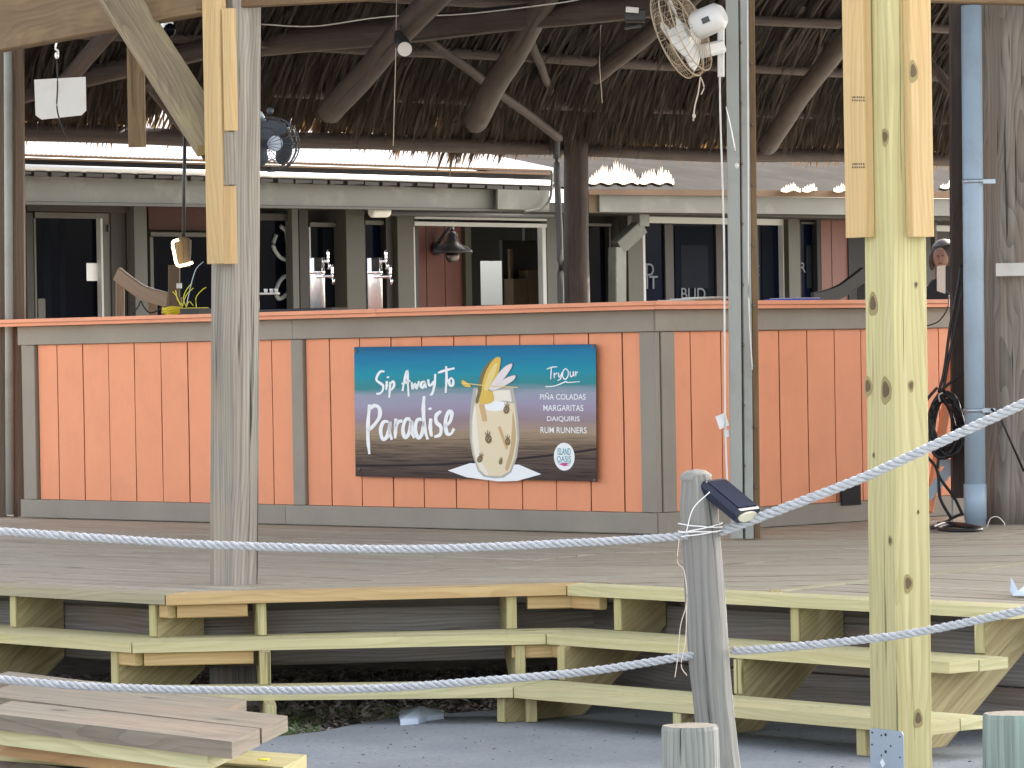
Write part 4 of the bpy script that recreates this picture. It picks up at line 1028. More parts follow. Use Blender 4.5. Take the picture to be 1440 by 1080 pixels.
for st in ([(237, 232), (215, 232), (197, 255), (192, 278), (208, 292), (228, 308), (226, 335), (208, 352), (190, 352)], [(250, 283), (246, 333)], [(256, 258), (257, 268)],
           [(268, 288), (266, 330), (262, 374)], [(268, 300), (284, 286), (291, 302), (280, 326), (264, 334)],
           [(336, 338), (350, 270), (364, 228), (366, 290), (370, 368)], [(332, 300), (355, 292), (380, 282)],
           [(388, 290), (392, 326), (406, 300), (414, 326), (428, 284)], [(462, 288), (444, 290), (437, 312), (448, 320), (460, 300), (461, 290), (466, 322)],
           [(478, 275), (482, 304), (494, 306), (508, 284)], [(517, 246), (513, 300), (500, 350), (486, 360)],
           [(576, 204), (578, 270), (572, 348)], [(532, 240), (575, 226), (622, 216)], [(606, 268), (592, 280), (596, 308), (611, 306), (614, 282), (604, 268)]):
    stroke('lettering', st, 12.5, 'print_white')
for st in ([(152, 412), (143, 500), (140, 600), (147, 684)], [(150, 440), (178, 418), (206, 432), (206, 480), (170, 530), (138, 556)],
           [(256, 505), (228, 508), (212, 550), (222, 600), (246, 588), (262, 540), (266, 505), (262, 560), (274, 604)],
           [(297, 488), (296, 540), (292, 596)], [(294, 545), (308, 508), (334, 500)],
           [(378, 490), (352, 494), (336, 545), (346, 588), (368, 570), (384, 500), (384, 560), (398, 594)],
           [(440, 490), (414, 498), (404, 550), (420, 592), (440, 570), (452, 500)], [(455, 366), (450, 440), (456, 540), (472, 600)],
           [(490, 486), (487, 540), (494, 584)], [(485, 428), (487, 440)],
           [(546, 446), (520, 470), (520, 506), (544, 532), (540, 572), (508, 586)],
           [(568, 530), (596, 500), (604, 456), (586, 452), (570, 500), (576, 564), (598, 568), (616, 540)]):
    stroke('lettering', st, 19, 'print_white')
for st in ([(1132, 214), (1128, 278)], [(1108, 224), (1135, 214), (1162, 212)], [(1146, 243), (1147, 272)], [(1147, 255), (1162, 243)], [(1168, 243), (1172, 266), (1184, 250)], [(1186, 240), (1180, 272), (1164, 284)],
           [(1205, 220), (1192, 236), (1190, 262), (1202, 278), (1216, 262), (1218, 236), (1205, 220)], [(1228, 236), (1230, 262), (1242, 258), (1245, 236), (1248, 263)], [(1256, 236), (1257, 262)], [(1257, 246), (1268, 238)],
           [(1100, 316), (1150, 312), (1205, 290), (1215, 294), (1278, 290)]):
    stroke('lettering', st, 5.5, 'print_white')
def text_on(name, body, cx, cy, w_, h_, mat, lay=.0012, conv=None, parent=None, nrm=None, thick=.0004):
    cu = bpy.data.curves.new('t', 'FONT'); cu.body = body; cu.size = 1; cu.align_x = 'LEFT'; cu.offset = .006
    ob = bpy.data.objects.new('t', cu); COL.objects.link(ob); dg = bpy.context.evaluated_depsgraph_get()
    me = bpy.data.meshes.new_from_object(ob.evaluated_get(dg)); vs = [v.co.copy() for v in me.vertices]; fs = [tuple(p.vertices) for p in me.polygons]
    bpy.data.objects.remove(ob); bpy.data.curves.remove(cu); bpy.data.meshes.remove(me)
    x0 = min(v.x for v in vs); x1 = max(v.x for v in vs); y0 = min(v.y for v in vs); y1 = max(v.y for v in vs)
    y0 = 0 if y0 > -.05 else y0; y1 = min(y1, .75) if 'Ñ' in body else y1
    g = G()
    for v in vs: g.v.append(conv(cx+((v.x-x0)/(x1-x0)-.5)*w_, cy-((v.y-y0)/(y1-y0)-.5)*h_, lay))
    for f in fs: g.face(f, [(0, 0)]*len(f))
    return g.build(name, [mat, mat], parent)
for body, cy, xa, xb in (('PIÑA COLADAS', 368, 1072, 1306), ('MARGARITAS', 427, 1089, 1294), ('DAIQUIRIS', 486, 1108, 1275), ('RUM RUNNERS', 543, 1074, 1310)):
    text_on('lettering', body, (xa+xb)/2, cy, xb-xa, 31 if 'Ñ' not in body else 31, 'print_white', .0012, BN, ban)
ov = [(1195+53*math.cos(a), 682+73*math.sin(a)) for a in [i*2*math.pi/32 for i in range(32)]]
shape('logo_oval', ov, 'print_white', .0012)
text_on('logo_lettering', 'ISLAND', 1195, 655, 66, 36, 'print_teal', .0022, BN, ban); text_on('logo_lettering', 'OASIS', 1194, 694, 72, 30, 'print_teal', .0022, BN, ban)
shape('logo_wave', [(1165, 722), (1195, 714), (1222, 718), (1205, 722), (1225, 726), (1195, 732), (1180, 726)], 'print_pink', .0022)
shape('logo_line', [(1160, 713), (1230, 713), (1230, 716), (1160, 716)], 'print_teal', .0022)
for cx, cy in ((78, 120), (1346, 106), (88, 768), (1350, 802)):
    q = BN(cx, cy, .002); G().lathe(q, -nLb, [(.009, 0), (.009, .002), (.004, .0025), (.003, .0)], 14).build('grommet', ['gunmetal', 'gunmetal'], ban)

# ------------------------------------------------------------------ building behind
FA = V((P(33, 265, 15.45).x, 15.45*K, 0)); FB = V((P(1195, 290, 19.3).x, 19.3*K, 0))
fu = (FB-FA).normalized(); fn = inn(FA, FB)       # fn points away from the camera
bld = thing('beach_building', 'low building behind the bar with grey fascia, dark windows and metal roof', 'building', FA+fn*.6)
WO = .40                     # wall plane behind the fascia
def fuv(px, py, off): q = PV(px, py, FA, FB, off); return (XY(q)-FA).dot(fu), q.z
def fbox(name, px0, px1, py0, py1, mat, off=WO, th=.04, parent=None, ch=.002, along_z=False):
    cy = (py0+py1)/2; cx = (px0+px1)/2
    u0, _ = fuv(px0, cy, off); u1, _ = fuv(px1, cy, off); _, z1 = fuv(cx, py0, off); _, z0 = fuv(cx, py1, off)
    c = FA+fn*(off+th/2)
    if along_z: return G().sweep([XY(c+fu*(u0+u1)/2, z0), XY(c+fu*(u0+u1)/2, z1)], rect(u1-u0, th, ch), up=fn).build(name, [mat, mat] if mat not in END else mat, parent or bld)
    return G().sweep([XY(c+fu*u0, (z0+z1)/2), XY(c+fu*u1, (z0+z1)/2)], rect(th, z1-z0, ch)).build(name, [mat, mat] if mat not in END else mat, parent or bld)
# back wall, dark interior
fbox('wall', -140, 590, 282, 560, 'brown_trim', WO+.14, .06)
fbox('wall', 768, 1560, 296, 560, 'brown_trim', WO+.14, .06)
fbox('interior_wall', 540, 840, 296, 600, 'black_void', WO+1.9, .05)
fbox('soffit', -140, 1560, 283, 297, 'brown_trim', .05, .4)
# orange siding at the far left
for x in (-60, -40, -20, 0, 20): fbox('wall_plank', x, x+19, 283, 600, 'red_wall', WO+.09, .02, along_z=True)
fbox('wall_plank', 33, 38, 287, 600, 'red_wall', WO+.05, .04, along_z=True)
def window(px0, px1, py0, py1, fr, ft, frame, pane, mull=None, frb=None, bot=470, off=WO):
    wn_ = fbox('window', px0, px1, py0, bot, pane, off+.06, .012, ch=.0)
    fbox('frame', px0, px1, py0, py0+ft, frame, off, .05, None)
    return wn_
def win(px0, px1, py0, mat_l, mat_r, mat_t, wl=4, wr=4, wt=8, pane='dark_glass', bot=480, off=WO, mull=()):
    """window part with frame and pane as its sub-parts"""
    f = fbox('window', px0, px1, py0, py0+wt, mat_t, off, .05)
    def sub(name, a, b, c, d, m_, o_, t_):
        return fbox(name, a, b, c, d, m_, o_, t_, f, .0 if name == 'pane' else .002, along_z=(name != 'pane'))
    sub('pane', px0+wl, px1-wr, py0+wt, bot, pane, off+.05, .01)
    sub('frame', px0, px0+wl, py0+wt+.3, bot, mat_l, off, .05); sub('frame', px1-wr, px1, py0+wt+.3, bot, mat_r, off, .05)
    for (a, b) in mull: sub('mullion', a, b, py0+wt+.3, bot, 'brown_trim', off+.03, .02)
    return f
# left door
fbox('door_surround', 38, 180, 284, 298, 'brown_trim', WO-.02, .05)
fbox('door_surround', 38, 48, 299, 500, 'brown_trim', WO-.02, .05, along_z=True)
dr = fbox('door', 49, 152, 299, 307, 'grey_trim', WO, .05)
def sub(par, name, a, b, c, d, m_, o_, t_, az=False): return fbox(name, a, b, c, d, m_, o_, t_, par, .001, az)
sub(dr, 'pane', 52, 144, 307, 500, 'dark_glass', WO+.045, .01); sub(dr, 'frame', 49, 52, 307, 500, 'grey_trim', WO, .05, True); sub(dr, 'frame', 143, 146, 307, 500, 'white_frame', WO, .05, True); sub(dr, 'frame', 146, 156, 300, 500, 'grey_trim', WO+.01, .05, True)
sub(dr, 'hinge', 152.6, 154.6, 316, 326, 'dark_metal', WO-.01, .02, True)
sub(dr, 'notice', 122, 143, 370, 395, 'white_paper', WO+.04, .004)
sub(dr, 'notice', 54, 64, 420, 470, 'grey_trim', WO+.04, .004)
fbox('wall_trim', 157, 178, 286, 500, 'brown_trim', WO+.0, .07, along_z=True)
fbox('wall_trim', 180, 189, 284, 500, 'olive_trim', WO-.0, .05, along_z=True)
fbox('wall_column', 190, 208, 284, 500, 'grey_trim', WO-.06, .09, along_z=True)
fbox('wall_panel', 209, 300, 286, 324, 'dark_red', WO+.06, .04)
win(212, 345, 327, 'grey_trim', 'grey_trim', 'grey_trim', 5, 4, 6, 'dark_glass')
win(350, 412, 300, 'brown_trim', 'grey_trim', 'brown_trim', 5, 3, 10, 'dark_glass')
fbox('wall_column', 412, 421, 292, 500, 'grey_trim', WO-.04, .07, along_z=True)
fbox('wall_trim', 422, 435, 290, 500, 'brown_trim', WO-.01, .05, along_z=True)
win(436, 488, 313, 'white_frame', 'grey_trim', 'grey_trim', 2.2, 1, 6, 'dark_glass')
fbox('wall_column', 488, 514, 291, 500, 'olive_trim', WO-.10, .13, along_z=True)
win(514, 544, 310, 'grey_trim', 'brown_trim', 'grey_trim', 1, 1.5, 6, 'blue_glass')
fbox('wall_trim', 544, 560, 291, 500, 'brown_trim', WO-.02, .05, along_z=True)
fbox('wall_column', 560, 583, 293, 500, 'olive_trim', WO-.06, .10, along_z=True)
# big serving window
sw = fbox('serving_window', 583, 769, 313, 318.5, 'white_frame', WO-.02, .06)
sub(sw, 'frame', 583, 769, 306, 309, 'white_frame', WO-.04, .05); sub(sw, 'frame', 764, 769, 319, 500, 'white_frame', WO-.02, .05, True); sub(sw, 'frame', 583, 585, 319, 500, 'white_frame', WO-.02, .05, True)
for a, b in ((585, 600), (600.7, 626), (626.7, 655)): fbox('interior_plank', a, b, 318, 500, 'red_wall', WO+.5, .02, along_z=True)
fbox('interior_trim', 655.6, 664, 318, 500, 'olive_trim', WO+.46, .06, along_z=True)
qm = PV(691, 398, FA, FB, WO+.42); G().box(qm, V((1, 0, 0)), V((0, 1, 0)), V((0, 0, 1)), 30*qm.y/FPX, .01, 62*qm.y/FPX, .001).build('mirror_glass', ['mirror_pane', 'mirror_pane'], bld)
fbox('interior_trim', 738, 745, 318, 338, 'grey_trim', WO+.7, .03, along_z=True)
fbox('interior_panel', 707, 755, 338, 440, 'brown_trim', WO+.8, .03)
fbox('interior_trim', 718, 722, 350, 440, 'cardboard', WO+.75, .03, along_z=True)
fbox('wall_trim', 770, 786, 300, 500, 'grey_trim', WO-.02, .05, along_z=True)
for a, b, c, d in ((722, 742, 392, 430), (743, 757, 380, 430)):
    q = fuv((a+b)/2, (c+d)/2, WO+.7); bx_ = thing('cardboard_box', 'brown cardboard box inside the serving window, %s' % ('left one' if a == 722 else 'taller right one'), 'box', XY(FA+fu*q[0]+fn*(WO+.7), q[1]-.1))
    fbox('carton', a, b, c, d, 'cardboard', WO+.7, .2, bx_)
# right part
win(826, 860, 314, 'brown_trim', 'brown_trim', 'grey_trim', 1, 2, 4, 'dark_glass')
fbox('wall_column', 884, 905, 298, 500, 'olive_trim', WO-.06, .10, along_z=True)
wr = win(905, 1110, 304, 'white_frame', 'white_frame', 'white_frame', 3.5, 8, 11, 'blue_glass', mull=((936, 948), (1008, 1022), (1064, 1068)))
fbox('wall_column', 1110, 1126, 303, 500, 'olive_trim', WO-.05, .09, along_z=True)
win(1126, 1150, 312, 'brown_trim', 'brown_trim', 'brown_trim', 1, 1, 3, 'blue_glass')
fbox('wall_trim', 1150, 1155, 308, 500, 'black_void', WO-.02, .05, along_z=True)
for a, b in ((1155.5, 1170), (1170.7, 1193)): fbox('wall_plank', a, b, 310, 500, 'red_wall', WO+.03, .02, along_z=True)
fbox('wall_trim', 1194, 1300, 306, 500, 'black_void', WO+.02, .05)
# dark opening with person at right
fbox('window_frame', 1316, 1345, 317, 325, 'white_frame', WO-.02, .05)
fbox('window_frame', 1315, 1318, 313, 350, 'grey_trim', WO-.02, .05, along_z=True)
# glass decals
decp = lambda px0, px1, py0, py1, off: None
def DEC(cx, cy, lay): q = PV(cx, cy, FA, FB, WO+.036-lay); return q
for body, cx, cy, w_, h_ in (('D', 914, 379, 11, 17), ('IT', 917, 397, 16, 18), ('BUD', 975, 413, 34, 16), ('E', 1065, 380, 6, 14), ('R', 1129, 376, 8, 14)):
    text_on('decal', body, cx, cy, w_, h_, 'decal_grey', .002, DEC, bld)
for px0, px1, py0, m2 in ((60, 72, 310, 'pane_reflection'), (84, 92, 310, 'pane_reflection'), (958, 996, 345, 'pane_reflection_pale'), (950, 1004, 318, 'pane_reflection'), (1030, 1046, 318, 'pane_reflection'), (1072, 1088, 318, 'pane_reflection'), (455, 470, 322, 'pane_reflection'), (250, 275, 336, 'pane_reflection'), (1134, 1144, 345, 'pane_reflection_pale')):  # window reflections painted as faint flat strips over the panes
    fbox('pane_reflection', px0, px1, py0, 405 if m2 == 'pane_reflection_pale' else 480, m2, WO+.044-(.002 if m2 == 'pane_reflection_pale' else 0), .003, ch=.0, along_z=True)
# printed figure on the window behind the left post
for pts in ([(388, 330), (384, 345), (392, 360), (402, 366)], [(410, 385), (396, 392), (388, 408), (392, 420), (405, 412), (411, 400)], [(394, 318), (402, 325), (404, 340)]):
    q = catenary([PV(x, y, FA, FB, WO+.045) for x, y in pts], 5); G().tube(q, .016, 6).build('decal', ['poster_grey', 'poster_grey'], bld)
# fascia boards
fc = fbox('fascia', -100, 772, 263, 287, 'fascia_grey', 0, .05)
def fasc(name, px0, py0t, py0b, px1, py1t, py1b, mat, off, th):
    u0, zt0 = fuv(px0, py0t, off); _, zb0 = fuv(px0, py0b, off); u1, zt1 = fuv(px1, py1t, off); _, zb1 = fuv(px1, py1b, off)
    c = FA+fn*off
    pts = [XY(c+fu*u0, zb0), XY(c+fu*u1, zb1), XY(c+fu*u1, zt1), XY(c+fu*u0, zt0)]
    return G().prism(pts, fn*th, uvdir=fu).build(name, [mat, mat], bld)
bpy.data.objects.remove(fc)
fasc('fascia', -60, 244, 281, 772, 269, 295, 'fascia_grey', 0, .05)
fasc('fascia_lip', -60, 281.5, 286, 772, 295.3, 298, 'grey_trim', -.02, .06)
fasc('fascia', 843, 274, 298, 1560, 282, 306, 'fascia_grey', 0, .05)
fasc('fascia_end', 828, 274, 299, 842, 274, 299, 'cardboard', .02, .05)
fasc('drip_edge', -60, 221, 244.5, 775, 246, 268.5, 'black_void', .01, .04)
fasc('ridge_cap', 828, 266, 273.5, 1560, 270, 281, 'lath_brown', -.04, .06)
GLARE = [(828, 898, 259, 38), (899, 948, 259, 30), (1098, 1126, 272, 15), (1128, 1149, 272, 15), (1172, 1200, 273, 16), (1322, 1340, 265, 12)]
# laths
fasc('lath', -60, 214, 217, 775, 239, 242, 'lath_brown', -.01, .03); fasc('lath', -60, 218.5, 221, 775, 243.5, 246, 'lath_brown', -.02, .03)
# gutter tube
u0, z0 = fuv(-60, 232.5, -.03); u1, z1 = fuv(775, 257.5, -.03); c = FA-fn*.03
G().tube([XY(c+fu*u0, z0), XY(c+fu*u1, z1)], .021, 12).build('gutter', ['gutter_white', 'gutter_white'], bld)
# shingle ends beneath the gutter, ragged
for k in range(34):
    x = -50+k*24.5; f = (x+60)/835; y = 237+25*f
    fasc('shingle', x, y+1, y+5+random.uniform(0, 3), x+random.uniform(17, 23), y+2, y+5+random.uniform(0, 3), 'brown_trim', -.05, .025)
# roof: corrugated sheets sloping up away from the camera, each sheet a part
def roof_sheets(pxa, pxb, py_a, py_b, depth, slope, mat, n, o0=.0):
    ua, za = fuv(pxa, py_a, o0); ub, zb = fuv(pxb, py_b, o0)
    for k in range(n):
        u0 = ua+(ub-ua)*k/n; u1 = ua+(ub-ua)*(k+1)/n; zz0 = za+(zb-za)*k/n; zz1 = za+(zb-za)*(k+1)/n
        g = G(); m = 24
        for i in range(m+1):
            f = i/m; u = u0+(u1-u0)*f; z = zz0+(zz1-zz0)*f + .012*(1+math.cos(f*m*math.pi))*.5
            p0 = FA+fn*o0+fu*u; p1 = p0+fn*depth
            g.v += [XY(p0, z), XY(p1, z+depth*slope), XY(p0, z-.01), XY(p1, z+depth*slope-.01)]
        for i in range(m):
            a = 4*i; g.face((a, a+4, a+5, a+1), [(0, 0)]*4, 0, False); g.face((a+2, a+3, a+7, a+6), [(0, 0)]*4); g.face((a, a+2, a+6, a+4), [(0, 0)]*4); g.face((a+1, a+5, a+7, a+3), [(0, 0)]*4)
        g.build('roof_sheet', [mat, mat], bld)
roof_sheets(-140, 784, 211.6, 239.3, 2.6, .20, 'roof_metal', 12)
roof_sheets(800, 1600, 267, 274, 3.4, .20, 'roof_metal_shaded', 10)
ua_, za_ = fuv(800, 267, 0); ub_, zb_ = fuv(1600, 274, 0)
rp0 = XY(FA+fu*ua_, za_+.022); rp1 = XY(FA+fu*ub_, zb_+.022); rp2 = rp0+fn+V((0, 0, .20)); rn = (rp1-rp0).cross(rp2-rp0).normalized()
def on_roof(x, y):
    v = ray(x, y); o = V((0, 0, CZ)); return o+v*((rp0-o).dot(rn)/v.dot(rn))
for (x0, x1, yb, h) in GLARE:          # added pale shapes on the roof, standing in for sun glare
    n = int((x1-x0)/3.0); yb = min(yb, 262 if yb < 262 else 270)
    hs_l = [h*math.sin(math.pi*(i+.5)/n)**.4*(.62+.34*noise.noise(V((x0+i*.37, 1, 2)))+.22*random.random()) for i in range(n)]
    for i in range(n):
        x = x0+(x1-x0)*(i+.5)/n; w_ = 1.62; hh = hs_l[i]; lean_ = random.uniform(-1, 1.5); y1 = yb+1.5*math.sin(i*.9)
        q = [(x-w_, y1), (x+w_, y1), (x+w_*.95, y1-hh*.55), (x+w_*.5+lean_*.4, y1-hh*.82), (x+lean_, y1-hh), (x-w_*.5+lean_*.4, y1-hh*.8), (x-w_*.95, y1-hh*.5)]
        G().prism([on_roof(a, b)+V((0, 0, .0007*(i % 3))) for a, b in q], rn*.004*(1 if rn.z > 0 else -1)).build('glare_patch', ['glare_gold', 'glare_gold'], bld)
# building back mass so nothing shines through from behind
bk = FA+fn*4.2
G().prism([XY(FA+fu*-3+fn*2.65, -.3), XY(FA+fu*14+fn*2.65, -.3), XY(FA+fu*14+fn*5, -.3), XY(FA+fu*-3+fn*5, -.3)], (0, 0, 2.1)).build('rear_block', ['brown_trim', 'brown_trim'], bld)
# translucent rounded sheet end by the dark post
cs = thing('curved_gutter_end', 'pale rounded plastic gutter end beside the dark round post', 'gutter', PV(778, 285, FA, FB, -.15))
pts = []
A_ = [(735, 298), (758, 294), (770, 286), (775, 272), (776, 240)]
G().tube(catenary([PV(x, y, FA, FB, -.10) for x, y in A_], 6), .010, 8).build('rim', ['grey_trim', 'grey_trim'], cs)
G().prism([PV(x, y, FA, FB, -.06) for x, y in ((700, 294), (745, 295), (765, 289), (772, 276), (773, 268), (700, 266))], fn*.02).build('sheet', ['fascia_grey', 'fascia_grey'], cs)
# horizontal conduit with pale end
hc = thing('wall_conduit', 'grey horizontal conduit with pale end cap under the fascia', 'pipe', PV(640, 297, FA, FB, .2))
q = [PV(524, 298, FA, FB, .18), PV(776, 302, FA, FB, .18)]
G().tube(q, .030, 10).build('pipe', ['conduit_grey', 'conduit_grey'], hc)
q = [PV(521, 298, FA, FB, .15), PV(523, 298, FA, FB, .15), PV(544, 298, FA, FB, .15), PV(546, 298, FA, FB, .15)]
G().tube(q, .040, 12, scales=[.7, 1, 1, .8]).build('end_cap', ['white_plastic', 'white_plastic'], hc)
# downspout
ds = thing('downspout', 'pale grey rectangular downspout with a diagonal elbow under the eave', 'downspout', PV(868, 430, FA, FB, .2))
pth = [PV(901, 298, FA, FB, .15), PV(901, 318, FA, FB, .15), PV(868, 348, FA, FB, .2), PV(868, 480, FA, FB, .2)]
for i, nm in ((0, 'outlet'), (1, 'elbow'), (2, 'pipe')):
    G().sweep([pth[i], pth[i+1]], rect(.115 if i != 2 else .12, .085, .006), up=fn).build(nm, ['fascia_grey', 'fascia_grey'], ds)
# barn lamp
bl = thing('barn_lamp', 'black gooseneck barn lamp on the reddish wall inside the serving window', 'lamp', PV(632, 350, FA, FB, WO+.35))
c = PV(636, 352, FA, FB, WO+.3)
G().lathe(c, (0, 0, 1), [(.15, -.02), (.145, .0), (.07, .045), (.045, .07), (.04, .12), (.02, .14)], 18).build('shade', ['dark_metal', 'dark_metal'], bl)
G().lathe(c-V((0, 0, .09)), (0, 0, 1), [(.03, 0), (.05, .03), (.05, .07)], 14).build('bulb_cage', ['gunmetal', 'gunmetal'], bl)
G().tube(catenary([c+V((0, 0, .14)), c+V((0, .1, .2)), PV(614, 345, FA, FB, WO+.48)], 6), .014, 8).build('arm', ['dark_metal', 'dark_metal'], bl)
G().lathe(PV(612, 350, FA, FB, WO+.5), -fn, [(.05, 0), (.05, .03), (.02, .05)], 12).build('wall_mount', ['dark_metal', 'dark_metal'], bl)

# ------------------------------------------------------------------ dark round post + conduit inside the bar
dpz = 16.1
ip = thing('round_post', 'thick dark reddish round post behind the bar counter', 'post', P(810, 500, dpz))
log('trunk', P(813, 500, dpz), P(806, -40, dpz), .088, .078, 'dark_log', ip, n=18, wob=.01)
cd = thing('conduit', 'dark grey electrical conduit running down beside the round post', 'pipe', P(786, 420, dpz-.2))
G().tube(catenary([P(793, 20, dpz-.15), P(794, 110, dpz-.15), P(795, 160, dpz-.15), P(784, 195, dpz-.15), P(783, 240, dpz-.15), P(787, 330, dpz-.15), P(789, 440, dpz-.15)], 6), .022, 8).build('tube', ['conduit_grey', 'conduit_grey'], cd)

# ------------------------------------------------------------------ thatched roof
hut = thing('thatched_roof', 'large dark thatched palm roof on log rafters over the bar', 'roof', (0, 13, 2.3))
EA = P(-60, 181, 14.15); EB = P(806, 209, 16.2); EC = P(1440, 226, 17.55)
def slope_plane(A_, B_, ang):
    d = (B_-A_).normalized(); n = V((d.y, -d.x, 0)).normalized()
    if n.y > 0: n = -n
    s_ = (n*math.cos(ang)+V((0, 0, 1))*math.sin(ang)).normalized(); return d, s_, d.cross(s_).normalized()
PLN = []
for A_, B_ in ((EA, EB), (EB, EC)):
    d, s_, nn = slope_plane(A_, B_, math.radians(34)); 
    if nn.z < 0: nn = -nn
    PLN.append((A_, (B_-A_).length, d, s_, nn))
# opaque mat above (outer side), starts a little up the slope so that light shows at the fringe
for (A_, L_, d, s_, nn) in PLN:
    XR = .4 if A_ is PLN[0][0] else 1.0
    p = [A_+s_*.36+nn*.19-d*.4, A_+d*(L_+XR)+s_*.36+nn*.19, A_+d*(L_+XR)+s_*6.4+nn*.19, A_+s_*6.4+nn*.19-d*.4]
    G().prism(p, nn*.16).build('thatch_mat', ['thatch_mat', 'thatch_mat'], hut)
# unseen near side slope and peak, stretched so that the deck lies in the hut's shade
def shade_slab(pts): G().prism(pts, V((0, 0, .18))).build('thatch_mat', ['thatch_mat', 'thatch_mat'], hut)  # these thatch_mat objects are unseen slabs
ridge_a = V((-4.6, 17.6, 6.1)); ridge_b = V((4.8, 18.8, 6.1)); ridge_m = ridge_a.lerp(ridge_b, .6)
shade_slab([V((-8.0, 12.2, 4.0)), V((.2, 14.3, 4.5)), ridge_m, ridge_a])
shade_slab([V((.2, 14.3, 4.5)), V((12, 14.2, 4.5)), ridge_b+V((7, .8, 0)), ridge_m])
shade_slab([ridge_a-V((0, .3, 0)), ridge_b+V((7, .5, 0)), V((11, 25.6, 5.0)), V((-4.0, 19.6, 5.0))])
shade_slab([V((4.6, 18.9, 6.1)), V((13, 19.6, 6.1)), V((14, 25.5, 3.9)), V((5.2, 25.8, 3.9))])  # unseen slab added to block sun coming in from the right
# straw layers
GAPS = [tuple((P(px, 190, 15.2)-PLN[0][0]).dot(PLN[0][2]) for px in pr_) for pr_ in ((36, 62), (70, 140), (208, 262), (388, 400), (408, 432), (446, 476), (530, 540), (718, 778))]
def strands(A_, L_, d, s_, nn, t0, t1, dens, ln, seedk, hang=.35, off=(.0, .1), wmul=1.0, name='thatch_layer', lo=None):
    g = G(); n = int(L_*dens)
    for k in range(n):
        x = random.uniform(-.4, L_+.3); t = random.uniform(t0, t1)
        cl = noise.noise(V((x*3.1, seedk, 0)))
        l = ln*random.uniform(.55, 1.15)*(1+.35*cl)
        if A_ is PLN[0][0] and seedk == 11 and random.random() < .8 and any(a_ < x < b_ for a_, b_ in GAPS): continue
        if A_ is PLN[0][0] and seedk in (1, 21):      # places where the thatch has worn short and light comes in
            for g0_, g1_ in GAPS:
                if g0_ < x < g1_ and random.random() < .95: l *= random.uniform(.35, .66)
        o = A_+d*x+s_*t+nn*random.uniform(*off)
        dirv = (-s_+V((0, 0, -hang*random.uniform(.5, 1.5)))+d*(random.gauss(0, .10)+.12*noise.noise(V((x*1.7, seedk+5, 1))))+nn*random.gauss(0, .04)).normalized()
        dir2 = (dirv+V((0, 0, -.35))+d*random.gauss(0, .12)).normalized()
        w_ = random.uniform(.004, .013)*wmul; b = len(g.v); side = (d*math.cos(random.uniform(-.8, .8))+V((0, -1, 0))*.3).normalized()*w_
        p1 = o+dirv*l*.6; p2 = p1+dir2*l*.4
        g.v += [o-side, o+side, p1+side*.8, p1-side*.8, p2]
        u = (random.uniform(0, 60), random.uniform(0, 60)); g.face((b, b+1, b+2, b+3), [u]*4); g.face((b+3, b+2, b+4), [u]*3)
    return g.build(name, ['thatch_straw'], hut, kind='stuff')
for i, (A_, L_, d, s_, nn) in enumerate(PLN):
    strands(A_, L_, d, s_, nn, .38, .60, 760, .48, 1+i, .12, (.07, .19))          # fringe ending over the eave log
    strands(A_, L_, d, s_, nn, .04, .22, 420, .24, 11+i, .5, (.09, .16))          # loose ends reaching below the eave log
    strands(A_, L_, d, s_, nn, .50, .64, 800, .34, 21+i, .95, (-.02, .10))
    strands(A_, L_, d, s_, nn, .80, 1.0, 700, .42, 31+i, .6, (-.04, .08))
    strands(A_, L_, d, s_, nn, 1.1, 1.35, 520, .5, 41+i, .15, (-.04, .08))
    strands(A_, L_, d, s_, nn, 1.5, 1.9, 420, .55, 51+i, .1, (-.04, .08))
# extra ragged bunch hanging at mid left span
A_, L_, d, s_, nn = PLN[0]
g0 = (P(640, 205, 15.7)-A_).dot(d)
strands(A_+d*g0, .25, d, s_, nn, .04, .16, 700, .30, 71, .6, (.05, .12))
# eave logs and purlins
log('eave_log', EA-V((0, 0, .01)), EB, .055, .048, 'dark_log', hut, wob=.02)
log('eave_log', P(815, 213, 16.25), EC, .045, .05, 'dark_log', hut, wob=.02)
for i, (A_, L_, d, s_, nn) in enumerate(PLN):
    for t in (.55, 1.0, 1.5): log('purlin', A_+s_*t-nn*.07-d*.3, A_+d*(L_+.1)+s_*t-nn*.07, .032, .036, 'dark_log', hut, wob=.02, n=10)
# rafters
def rafter(x0, y0, d0, x1, y1, d1, r, **k): return log('rafter', P(x0, y0, d0), P(x1, y1, d1), r, r*.95, 'dark_log', hut, n=12, wob=.012, **k)
rafter(463, 158, 14.35, 650, -45, 13.2, .075); rafter(668, 172, 14.8, 800, -60, 13.4, .07); rafter(1078, 205, 16.0, 1260, -48, 14.4, .062)
rafter(838, 108, 15.2, 1000, -26, 14.0, .055); rafter(60, 150, 13.9, 210, -20, 13.2, .05)
log('brace', P(598, 52, 14.3), P(786, 194, 15.6), .028, .028, 'dark_log', hut, n=10)
log('brace', P(745, 55, 15.0), P(778, 140, 15.7), .028, .026, 'dark_log', hut, n=10)
log('brace', P(210, 120, 13.9), P(292, 222, 14.2), .03, .03, 'dark_log', hut, n=10)
log('brace', P(1342, 130, 15.0), P(1300, 80, 15.0), .03, .03, 'dark_log', hut, n=10)
